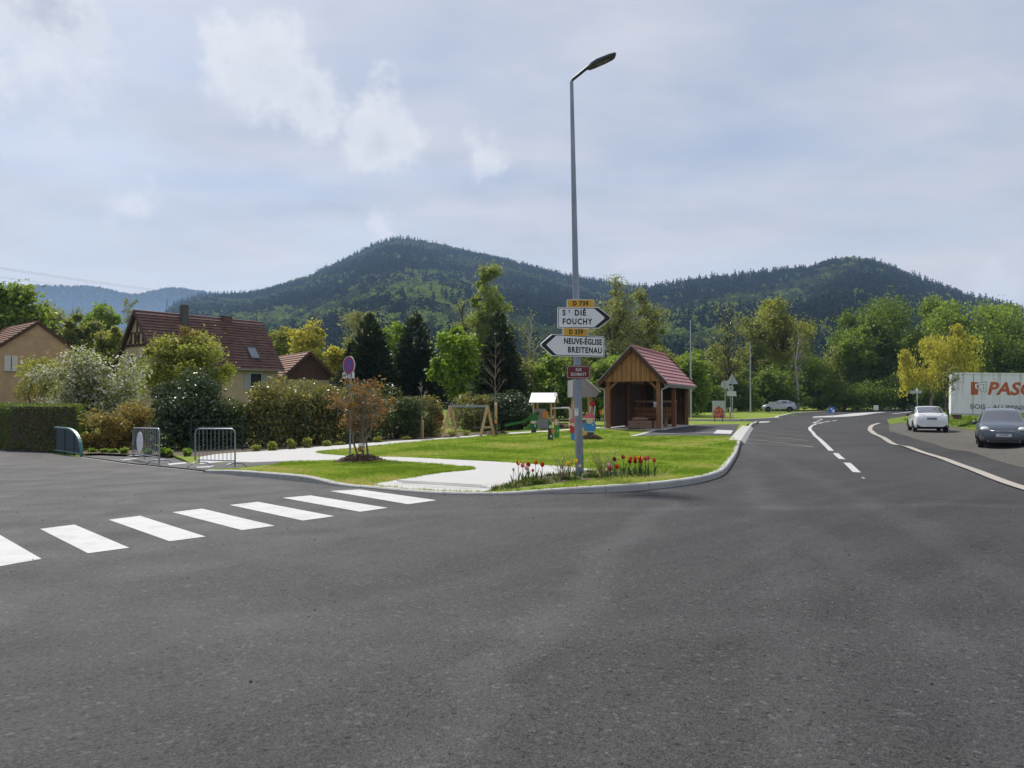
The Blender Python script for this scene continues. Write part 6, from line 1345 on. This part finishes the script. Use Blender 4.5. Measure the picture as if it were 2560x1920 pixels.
tl_ = [((335, 333), 455, 'grey', None, 1, 'closed pale grey tulip bud at the left end of the bed'), ((375, 282), 448, 'red', 'yellow', 0, 'tall red and yellow tulip, second from the left in the bed'), ((415, 305), 445, 'pink', None, 0, 'bright pink tulip between the tall red and yellow ones at left'),
       ((440, 325), 450, 'lilac', None, 0, 'lilac pink tulip low in the middle of the left cluster'), ((452, 298), 440, 'yellow', 'red', 0, 'yellow tulip with red edges in the left cluster'), ((466, 300), 446, 'dark', 'red', 0, 'dark red tulip beside the yellow one in the left cluster'), ((520, 284), 446, 'red', 'yellow', 0, 'largest red and yellow tulip of the left cluster'),
       ((497, 347), 452, 'red', None, 1, 'short red tulip bud under the largest bloom of the left cluster'), ((570, 303), 446, 'red', 'dark', 0, 'red tulip at the right end of the left cluster'), ((782, 300), 440, 'yellow', None, 0, 'yellow tulip left of the lamp post among dry twigs'), ((846, 283), 445, 'yellow', None, 0, 'yellow tulip directly in front of the lamp post'),
       ((875, 324), 440, 'pale', None, 1, 'short cream tulip bud in front of the lamp post'), ((1095, 352), 425, 'pale', None, 1, 'small cream tulip under the lilac one right of the lamp'), ((1103, 312), 418, 'lilac', None, 0, 'large lilac pink tulip right of the lamp post'), ((1125, 342), 420, 'pink', 'red', 0, 'low coral tulip beside the large lilac one'),
       ((1175, 328), 418, 'red', None, 0, 'low red tulip in front of the tall right hand row'), ((1162, 265), 405, 'dark', None, 0, 'very dark tulip at the left of the tall right hand row'), ((1232, 248), 402, 'red', 'dark', 0, 'tallest red tulip standing alone in the right hand row'), ((1283, 259), 402, 'red', 'yellow', 0, 'upper red and yellow tulip of the first pair in the right hand row'),
       ((1282, 284), 408, 'dark', 'red', 0, 'lower dark red tulip of the first pair in the right hand row'), ((1327, 256), 402, 'red', 'yellow', 0, 'upper red and yellow tulip of the second pair in the right hand row'), ((1331, 282), 408, 'dark', 'red', 0, 'lower dark red tulip of the second pair in the right hand row'), ((1358, 255), 400, 'yellow', None, 0, 'single yellow tulip peeping out of the right hand row'),
       ((1380, 256), 402, 'red', 'yellow', 0, 'upper red tulip of the third pair in the right hand row'), ((1374, 284), 406, 'dark', 'red', 0, 'lower dark tulip of the third pair in the right hand row'), ((1412, 263), 402, 'pink', 'red', 0, 'rosy red tulip right of the third pair'), ((1437, 255), 402, 'red', 'pink', 0, 'red tulip second from the right end of the row'), ((1482, 274), 402, 'red', 'pink', 0, 'coral red tulip at the far right end of the row')]
for i, (uv, bs, c1, c2, cl_, lab) in enumerate(tl_):
    px, hy = tz(*uv); tulip(lab, px, hy, 1080 + bs / 3.253, Mt[c1], Mt.get(c2), bool(cl_), i)

# ---------------------------------------------------------------- vegetation
ML = {k: leaf_mat('leaf_' + k, *v) for k, v in dict(
    spring=((.13, .20, .028), (.30, .40, .07), .5), lime=((.13, .22, .02), (.28, .40, .045)), olive=((.14, .165, .04), (.30, .33, .09), .5), oliveyel=((.17, .19, .032), (.36, .38, .075), .5),
    conifer=((.020, .034, .016), (.055, .075, .030), .2, .2), laurel=((.03, .055, .018), (.16, .20, .065), .3, .45, .42), laurely=((.045, .06, .018), (.36, .34, .10), .3, .4, .45), laureld=((.018, .042, .018), (.09, .13, .05), .25, .55, .38),
    photinia=((.09, .10, .025), (.42, .30, .075), .35, .3), yellow=((.28, .28, .035), (.58, .54, .085), .5), maple=((.13, .10, .035), (.36, .19, .07), .4), bud=((.17, .19, .06), (.34, .36, .13), .45),
    blossom=((.55, .54, .50), (.80, .79, .76), .3), green=((.11, .18, .026), (.25, .34, .055), .5), dgreen=((.08, .135, .022), (.19, .265, .045), .45), hedge=((.055, .10, .018), (.20, .26, .04), .3), birchleaf=((.15, .20, .04), (.32, .38, .09), .5), red=((.3, .03, .03), (.5, .08, .06), .3)).items()}
# far left
tree('broadleaf_tree', 'dense green tree behind the apricot house at the left edge', 5, 66, 690, 170, 900, ML['green'], 7000, .36, clumps=34)
tree('broadleaf_tree', 'thin budding tree behind the apricot house roof ridge', 118, 92, 738, 100, 860, ML['olive'], 1100, .22, clumps=22, style='bare')
tree('broadleaf_tree', 'olive rounded tree left of the village house, nearest the apricot gable', 130, 78, 780, 120, 930, ML['olive'], 4500, .36)
tree('broadleaf_tree', 'darker olive tree in the middle behind the blossom tree', 195, 76, 785, 110, 930, ML['olive'], 4500, .36)
tree('broadleaf_tree', 'taller green tree between the two houses', 258, 84, 752, 110, 930, ML['spring'], 4500, .36)
tree('broadleaf_tree', 'yellowish low tree against the gable of the village house', 285, 74, 800, 80, 940, ML['oliveyel'], 2600, .32)
tree('bare_tree', 'bare grey tree above the ridge end of the village house', 322, 96, 715, 46, 830, ML['olive'], 220, .2, M_barkl, clumps=18, style='bare', trunk_r=.09)
tree('bare_tree', 'low leafless tree on the skyline between the houses', 190, 100, 752, 60, 850, ML['olive'], 150, .2, M_barkl, clumps=18, style='bare')
tree('blossom_tree', 'apple tree covered in white blossom in front of the houses', 232, 37, 862, 320, 1060, (ML['olive'], ML['blossom']), 9000, .125, clumps=60, style='blossom', dens=.30, depth=.7)
tree('garden_shrub', 'yellow green shrub left of the blossom tree', 95, 41, 876, 130, 1030, ML['oliveyel'], 4200, .14, style='shrub', cat='shrub')
tree('garden_tree', 'olive green tree with bronze top before the village house', 470, 43, 836, 270, 1020, ML['oliveyel'], 11000, .15, clumps=44, depth=.8)
tree('garden_shrub', 'bronze leaf spray rising from the top of the olive tree', 464, 43.5, 812, 60, 880, ML['photinia'], 700, .14, clumps=10, cat='shrub', base=3.4, trunk_r=.03)
# clipped hedge at the left
def hedge(label, P, z1, n, leafs=.075):
    zb = [g1(*p) for p in P]; c = np.mean(P, 0); t = thing('clipped_hedge', label, 'hedge', (c[0], c[1], min(zb)), 0)
    m = len(P); vs = [(p[0] - c[0], p[1] - c[1], 0) for p in P] + [(p[0] - c[0], p[1] - c[1], z1 - min(zb) - .06) for p in P]
    MB().add(vs, [tuple(range(m, 2 * m))] + [(i, (i + 1) % m, m + (i + 1) % m, m + i) for i in range(m)]).build('inner_mass', M_bark, t)
    A = []; h = z1 - min(zb)
    for i in range(m):
        a, b = np.array(P[i]), np.array(P[(i + 1) % m]); L = np.hypot(*(b - a)); k = int(n * L * h / 30); u = rng.random(k)[:, None]; nn = np.array([(b - a)[1], -(b - a)[0]]) / L
        if nn @ (a + b - 2 * c) < 0: nn = -nn
        q = a + (b - a) * u + nn * (rng.normal(size=(k, 1)) * .045); A.append(np.stack([q[:, 0] - c[0], q[:, 1] - c[1], rng.random(k) * h], 1))
    top = fill(P, int(n * 6), lambda x, y: 0 * x, 0); top = top[:int(n * .9)]; A.append(np.stack([top[:, 0] - c[0], top[:, 1] - c[1], h + rng.normal(size=len(top)) * .04], 1))
    leaves('foliage', np.concatenate(A), leafs, ML['hedge'], t, .3, .7)
h0 = [tuple(G(70, 1127)), tuple(G(203, 1134)), (-18.2, 32.6), (-26, 41), (-34, 38), (-27, 31.5)]
h0 = [(-21.0, 32.0), (-17.6, 30.6), (-19.4, 34.4), (-25, 44), (-42, 58), (-45, 55)]
hedge('dark clipped hedge behind the teal railing at the left', h0, 1.52, 16000)
# shrubs along the planting bed
def shrub(label, px, d, top, wpx, bot, lm, n, leaf, depth=.8, name='evergreen_shrub', group='shrubs along the planting bed'):
    return tree(name, label, px, d, top - 8, wpx * 1.28, bot, lm, int(n * 1.3), leaf, style='shrub', depth=depth, cat='shrub', group=group)
shrub('orange tipped shrub next to the teal railing', 262, 30.5, 1022, 120, 1135, ML['photinia'], 4200, .11)
shrub('orange tipped shrub between the oval plate barrier and the dark laurel', 345, 31.5, 1008, 115, 1135, ML['photinia'], 4200, .11)
shrub('dark glossy laurel right of the orange tipped shrubs', 470, 30.5, 932, 175, 1135, ML['laureld'], 9000, .14)
shrub('dull green laurel between the dark laurel and the yellow tipped ones', 570, 31, 985, 120, 1135, ML['laurel'], 5500, .13)
shrub('tall laurel with yellow tips below the garage', 690, 31.5, 942, 150, 1128, ML['laurely'], 8500, .13)
shrub('laurel with yellow tips left of the no parking sign', 790, 32.5, 948, 140, 1122, ML['laurely'], 8000, .13)
shrub('laurel behind the brown maple', 880, 33.5, 965, 130, 1115, ML['laurel'], 6500, .13)
shrub('laurel right of the brown maple', 985, 36, 962, 120, 1108, ML['laurel'], 6500, .13)
shrub('last laurel of the row near the swing set', 1058, 38.5, 985, 90, 1100, ML['laurely'], 5000, .13)
shrub('pale tipped bush behind the swing set', 1190, 44, 985, 110, 1088, ML['laurely'], 5500, .14)
shrub('large rounded dark bush right of the swing set', 1275, 44, 983, 110, 1088, ML['laureld'], 6500, .14)
shrub('small red leaved shrub between the laurels and the swing', 1094, 43, 1035, 26, 1070, ML['red'], 700, .12)
# brown maple with its bee ornament
tree('maple_tree', 'multi stemmed maple with rusty brown leaves on the lawn', 905, 0 + float(G(905, 1165)[1]), 930, 190, 1085, ML['maple'], 1050, .075, M_barkl, trunks=5, clumps=70, dens=.24, cat='tree', base=float(gzp(*G(905, 1165))) + .1, trunk_r=.075)
qb = G(905, 1165); kb = qb[1] / FPX
t = thing('bee_ornament', 'yellow and black bee ornament tied to the maple trunk', 'ornament', (X(903, qb[1] - .22), qb[1] - .22, Z(1121, qb[1])))
MB().sphere((0, 0, 0), .085, 12, 8, (1.15, .8, .8)).build('body', M_yel, t, True)
for x_ in (-.045, 0.0, .045): MB().lathe([(.070, -.009), (.074, -.009), (.074, .009), (.070, .009)], 14, (x_, 0, 0), 'x').build('stripe', M_black, t)
for x_ in (-.03, .035): MB().sphere((x_, 0, .11), .05, 10, 6, (.9, .35, 1.0)).build('wing', M_white, t, True)
# saplings on stakes
def sapling(label, px, base, top, d=None, stake=True):
    q, z0 = stand(px, base); k = q[1] / FPX; h = (base - top) * k; t = thing('young_tree', label, 'sapling', (q[0], q[1], z0), 0, 'young trees on the lawn'); mb = MB()
    ps = limb(mb, (0, 0, -.05), (.02, 0, h), .045, .008, 6, .012, 8)
    for i in range(22):
        s = .38 + .58 * rng.random(); st_ = np.array(ps[int(s * 8)]); a = rng.random() * 2 * PI; L = h * .26 * (1.15 - s)
        e = limb(mb, st_, st_ + np.array([math.cos(a) * L * .8, math.sin(a) * L * .8, L * .9]), .014, .004, 4, .08, 4)
        for j in range(3): limb(mb, e[2 + j % 2], np.array(e[-1]) + rdir(1)[0] * L * .3, .006, .002, 3, .1, 3)
    mb.build('trunk', M_barkl, t, True)
    if stake: MB().beam((.10, 0, -.05), (.10, 0, h * .32), .06, .06).build('stake', M_pine, t)
sapling('slender bare young tree before the laurels', 1052, 1103, 955)
sapling('tall bare young tree on a stake beside the swing', 1237, 1090, 848)
q, z0 = stand(1239.5, 1094); k = q[1] / FPX
t = thing('garden_ornament', 'painted stick figure with orange and teal clothes leaning on the young tree', 'ornament', (q[0], q[1] - .3, z0)); 
for nm, m, a, b, c_, dd in (('leg', M_dgreen, -.05, .05, 0, .3), ('skirt', M_tealdk, -.07, .06, .3, .62), ('shirt', M_orng, -.06, .06, .62, .8), ('neck', M_teal, -.05, .0, .8, .95), ('head', M_skin, -.06, .06, 1.5, 1.68), ('stick', M_pine, -.03, .03, .95, 1.5)): MB().prism(rrect(a, c_, b, dd, .02), -.012, .012).build(nm, m, t)
# conifers and garden trees in the middle
tree('conifer', 'broad dark conifer left of the pair above the maple', 925, 60, 782, 160, 985, ML['conifer'], 9000, .34, style='conifer')
tree('conifer', 'wide dark conifer right of the pair behind the bright green tree', 1040, 62, 778, 155, 1010, ML['conifer'], 9000, .34, style='conifer')
tree('conifer', 'low dark conifer flank at the foot of the left conifer', 880, 61, 850, 80, 985, ML['conifer'], 4000, .34, style='conifer')
tree('conifer', 'slim pointed dark conifer behind the swing set', 1248, 58, 772, 150, 1010, ML['conifer'], 9000, .32, style='conifer')
tree('broadleaf_tree', 'bright lime green tree between the dark conifers', 1135, 56, 815, 130, 1000, ML['lime'], 8000, .25, clumps=34)
tree('broadleaf_tree', 'lime tree peeping between the two broad conifers', 990, 72, 800, 90, 930, ML['lime'], 3600, .3)
tree('birch_tree', 'tall feathery birch rising above the conifers', 1222, 78, 640, 120, 930, ML['birchleaf'], 9000, .24, M_birch, clumps=60, style='wispy', dens=.26)
tree('bare_tree', 'brown leafless tree left of the tall birch', 1160, 82, 735, 80, 900, ML['olive'], 350, .22, clumps=24, style='bare')
tree('broadleaf_tree', 'yellow green tree behind the garage roof', 770, 74, 786, 130, 930, ML['yellow'], 2400, .26, M_barkl, clumps=40, style='wispy', dens=.25)
tree('broadleaf_tree', 'golden yellow bush tree left of the dark conifers', 848, 72, 848, 75, 960, ML['yellow'], 2400, .28)
tree('broadleaf_tree', 'pale budding tree behind the dark conifers', 905, 84, 762, 110, 900, ML['bud'], 1400, .24, M_barkl, clumps=34, style='bare')
tree('broadleaf_tree', 'olive tree behind the garage, left of the yellow tree', 700, 86, 800, 90, 930, ML['oliveyel'], 2200, .3)
tree('bare_tree', 'grey bare tree with pale trunk left of the direction signs', 1322, 72, 770, 100, 960, ML['olive'], 300, .2, M_birch, clumps=28, style='bare', trunk_r=.13)
# middle distance thicket behind the playground
for px, d, top, w, bot, m, lab in ((1310, 66, 880, 110, 1060, 'olive', 'olive thicket bush behind the play tower'), (1385, 64, 870, 130, 1065, 'green', 'green thicket bush above the play tower roof'), (1455, 68, 850, 110, 1065, 'olive', 'olive thicket bush behind the lamp post'),
                               (1500, 62, 900, 90, 1065, 'green', 'green thicket bush left of the shelter'), (1560, 78, 870, 120, 1060, 'spring', 'spring green bush behind the shelter gable'), (1655, 80, 860, 130, 1060, 'olive', 'olive bush above the shelter roof'), (1720, 76, 880, 110, 1060, 'green', 'green bush right of the shelter roof')):
    tree('thicket_bush', lab, px, d, top, w, bot, ML[m], 6500, .27, clumps=34, dens=.40, cat='bush', trunks=3)
tree('poplar_tree', 'tall budding poplar behind the shelter, left of a pair', 1540, 88, 668, 190, 980, ML['bud'], 4800, .24, clumps=60, style='wispy', dens=.22)
tree('poplar_tree', 'shorter budding poplar behind the shelter, right of a pair', 1618, 90, 700, 150, 980, ML['olive'], 4800, .24, clumps=54, style='wispy', dens=.22)
tree('broadleaf_tree', 'yellow green leafy tree peeking left of the budding poplar', 1440, 90, 800, 90, 930, ML['oliveyel'], 2400, .28)
tree('bare_tree', 'dark trunked bare tree left of the twin armed street lamp', 1826, 100, 735, 130, 960, ML['olive'], 900, .24, clumps=36, style='bare', trunk_r=.22)
tree('broadleaf_tree', 'olive tree beyond the road signs', 1790, 108, 845, 130, 1040, ML['olive'], 4200, .36, trunks=2)
tree('broadleaf_tree', 'green understory tree behind the slim street lamp', 1735, 104, 870, 120, 1045, ML['green'], 3800, .36, trunks=2)
tree('broadleaf_tree', 'tall golden green tree above the silver hatchback', 1958, 122, 722, 160, 990, ML['oliveyel'], 9000, .36, clumps=50, dens=.3)
tree('broadleaf_tree', 'narrow olive tree left of the tall golden green one', 1885, 120, 765, 100, 980, ML['olive'], 4200, .36, clumps=36, style='wispy')
tree('bare_tree', 'pale forked bare trunk standing before the golden green tree', 1995, 114, 800, 60, 1000, ML['olive'], 300, .3, M_birch, clumps=16, style='bare', trunk_r=.2)
tree('broadleaf_tree', 'dark undergrowth tree behind the silver hatchback', 1905, 112, 900, 150, 1045, ML['dgreen'], 4500, .38, trunks=3)
tree('broadleaf_tree', 'low green tree right of the silver hatchback', 2035, 116, 880, 130, 1035, ML['green'], 4500, .38, trunks=3)
tree('broadleaf_tree', 'olive tree filling the dip between the hills', 2070, 125, 850, 140, 1020, ML['olive'], 4500, .4, trunks=2)
tree('broadleaf_tree', 'huge domed dark green tree left of the yellow willow', 2195, 128, 735, 215, 980, ML['dgreen'], 14000, .42, clumps=52, dens=.36)
tree('broadleaf_tree', 'mid green tree at the left flank of the domed tree', 2145, 122, 800, 110, 1000, ML['green'], 4800, .38)
tree('broadleaf_tree', 'bright green tree behind the yellow willow', 2330, 134, 745, 165, 980, ML['green'], 9000, .42, clumps=40)
tree('willow_tree', 'golden yellow weeping willow above the white fastback car', 2330, 98, 782, 225, 965, ML['yellow'], 6500, .30, M_barkl, clumps=20, style='willow', dens=.26)
tree('broadleaf_tree', 'leafy green tree above the white container', 2440, 118, 738, 205, 960, ML['spring'], 11000, .4, clumps=44)
tree('broadleaf_tree', 'dark green tree at the right edge above the container', 2545, 110, 770, 190, 980, ML['dgreen'], 9000, .4, clumps=36)
tree('broadleaf_tree', 'deep green tree at the far right edge of the picture', 2610, 124, 770, 180, 980, ML['green'], 5500, .4, clumps=36)
for px, d, top, w, bot, m, lab in ((2110, 112, 940, 120, 1030, 'dgreen', 'dark scrub behind the square blue sign'), (2190, 114, 950, 130, 1022, 'dgreen', 'dark scrub behind the traffic island'), (2260, 116, 935, 130, 1018, 'dgreen', 'dark scrub left of the road name sign'),
                               (2340, 112, 930, 120, 1022, 'dgreen', 'dark scrub behind the white fastback car'), (2430, 108, 920, 140, 1020, 'green', 'green scrub behind the white container'), (2530, 104, 930, 140, 1020, 'dgreen', 'dark scrub behind the right end of the container'), (1975, 110, 960, 110, 1040, 'dgreen', 'dark scrub right behind the silver hatchback'),
                               (1850, 106, 950, 120, 1045, 'dgreen', 'dark scrub below the twin armed street lamp'), (1775, 98, 960, 110, 1050, 'dgreen', 'dark scrub behind the poster board'), (1690, 92, 950, 110, 1055, 'dgreen', 'dark scrub behind the right end of the shelter'), (1420, 76, 960, 150, 1070, 'dgreen', 'dark scrub behind the climbing tower'), (1530, 84, 950, 120, 1062, 'dgreen', 'dark scrub behind the left shelter post')):
    tree('scrub_bush', lab, px, d, top, w, bot, ML[m], 3200, .34, style='shrub', cat='bush', depth=.6)
tree('bare_tree', 'small brown leafless tree touching the left end of the container', 2366, 49.3, 898, 70, 985, ML['olive'], 260, .12, clumps=26, style='bare', trunk_r=.10)
# garden fence behind the path
t = thing('garden_fence', 'dark green wire fence in front of the laurels', 'fence', (0, 0, 0))
fp_ = [G(px, py) for px, py in ((470, 1137), (600, 1133), (660, 1130), (760, 1122), (860, 1115), (1010, 1104), (1076, 1099))]
for p in fp_: MB().box((p[0], p[1] + .25, float(gzp(*p)) + .6), (.05, .05, 1.3)).build('post', M_fence, t)
for a, b in zip(fp_, fp_[1:]):
    for h_ in (.15, .4, .65, .9, 1.15): MB().tube([(a[0], a[1] + .25, float(gzp(*a)) + h_), (b[0], b[1] + .25, float(gzp(*b)) + h_)], .006, 4).build('wire', M_fence, t)
# young plants of the bed
names = ('first', 'second', 'third', 'fourth', 'fifth', 'sixth', 'seventh', 'eighth', 'ninth', 'tenth')
for i, (px, py, top) in enumerate(((233, 1138, 1118), (262, 1139, 1119), (285, 1140, 1120), (312, 1142, 1116), (372, 1144, 1119), (412, 1146, 1116), (424, 1147, 1119), (470, 1149, 1115))):
    d = float(G(px, py)[1]); tree('young_plant', 'fresh lime green seedling clump in the bark bed, %s from the left' % names[i], px, d, top, 24, py, ML['lime'], 260, .09, style='shrub', cat='plant', group='seedlings in the bark bed', base=float(gzp(*G(px, py))))
for i, (px, py, top) in enumerate(((640, 1136, 1108), (680, 1134, 1100), (730, 1130, 1092), (770, 1127, 1090), (818, 1123, 1098), (850, 1120, 1102), (945, 1113, 1086), (1015, 1106, 1090), (1130, 1097, 1075), (1165, 1095, 1072))):
    d = float(G(px, py)[1]); tree('young_plant', 'sparse pale young shrub behind the footpath, %s from the left' % names[i], px, d, top, 26, py, ML['oliveyel'], 230, .08, style='shrub', cat='plant', group='young shrubs behind the footpath', base=float(gzp(*G(px, py))))
# dry twigs and foliage by the lamp
def twigs(label, px, py, top, w, n=26, lm=None):
    q, z0 = stand(px, py); k = q[1] / FPX; t = thing('twiggy_shrub', label, 'shrub', (q[0], q[1], z0)); mb = MB(); P = []
    for i in range(n):
        a = rng.random() * 2 * PI; e = np.array([rng.uniform(-1, 1) * w * k / 2, rng.uniform(-.5, .5) * w * k / 2, (py - top) * k * rng.uniform(.55, 1)])
        ps = limb(mb, (e[0] * .15, e[1] * .15, -.02), e, .005, .0018, 4, .06, 4); P += [p + rng.normal(size=3) * .02 for p in ps[1:] for _ in range(2)]
    mb.build('twigs', M_barkl, t, True)
    if lm: leaves('leaflets', np.array(P), .03, lm, t)
twigs('dry twiggy shrub left of the lamp post', 1408, 1213, 1143, 75, 30, ML['olive']); twigs('dry twiggy shrub right of the lamp post', 1512, 1206, 1135, 85, 34, ML['olive'])
for lab, px, py, top, w in (('dark leafy clump at the right of the lamp post foot', 1480, 1208, 1182, 46), ('dark leafy clump under the right hand tulips', 1570, 1206, 1184, 70), ('leafy clump under the left tulip cluster', 1335, 1220, 1192, 70), ('low leafy clump left of the lamp post foot', 1425, 1213, 1192, 40)):
    tree('leafy_plant', lab, px, float(G(px, py)[1]), top, w, py, ML['dgreen'], 420, .06, style='shrub', cat='plant', base=float(gzp(*G(px, py))), depth=.5)
# haze: pale even air over the whole valley
hz = MB().box((0, 0, 238), (13400, 13400, 482)).build('haze', None); hz['kind'] = 'stuff'; tag(hz, 'pale blue haze in the air over the valley', 'haze')
hm = bpy.data.materials.new('haze'); hm.use_nodes = True; tt = hm.node_tree; tt.nodes.clear()
pv = nd(tt, 'ShaderNodeVolumePrincipled', None, Color=(.42, .64, 1.0, 1), Density=.00016, Anisotropy=.2); nd(tt, 'ShaderNodeOutputMaterial', None, Volume=pv.outputs[0]); hz.data.materials.append(hm)
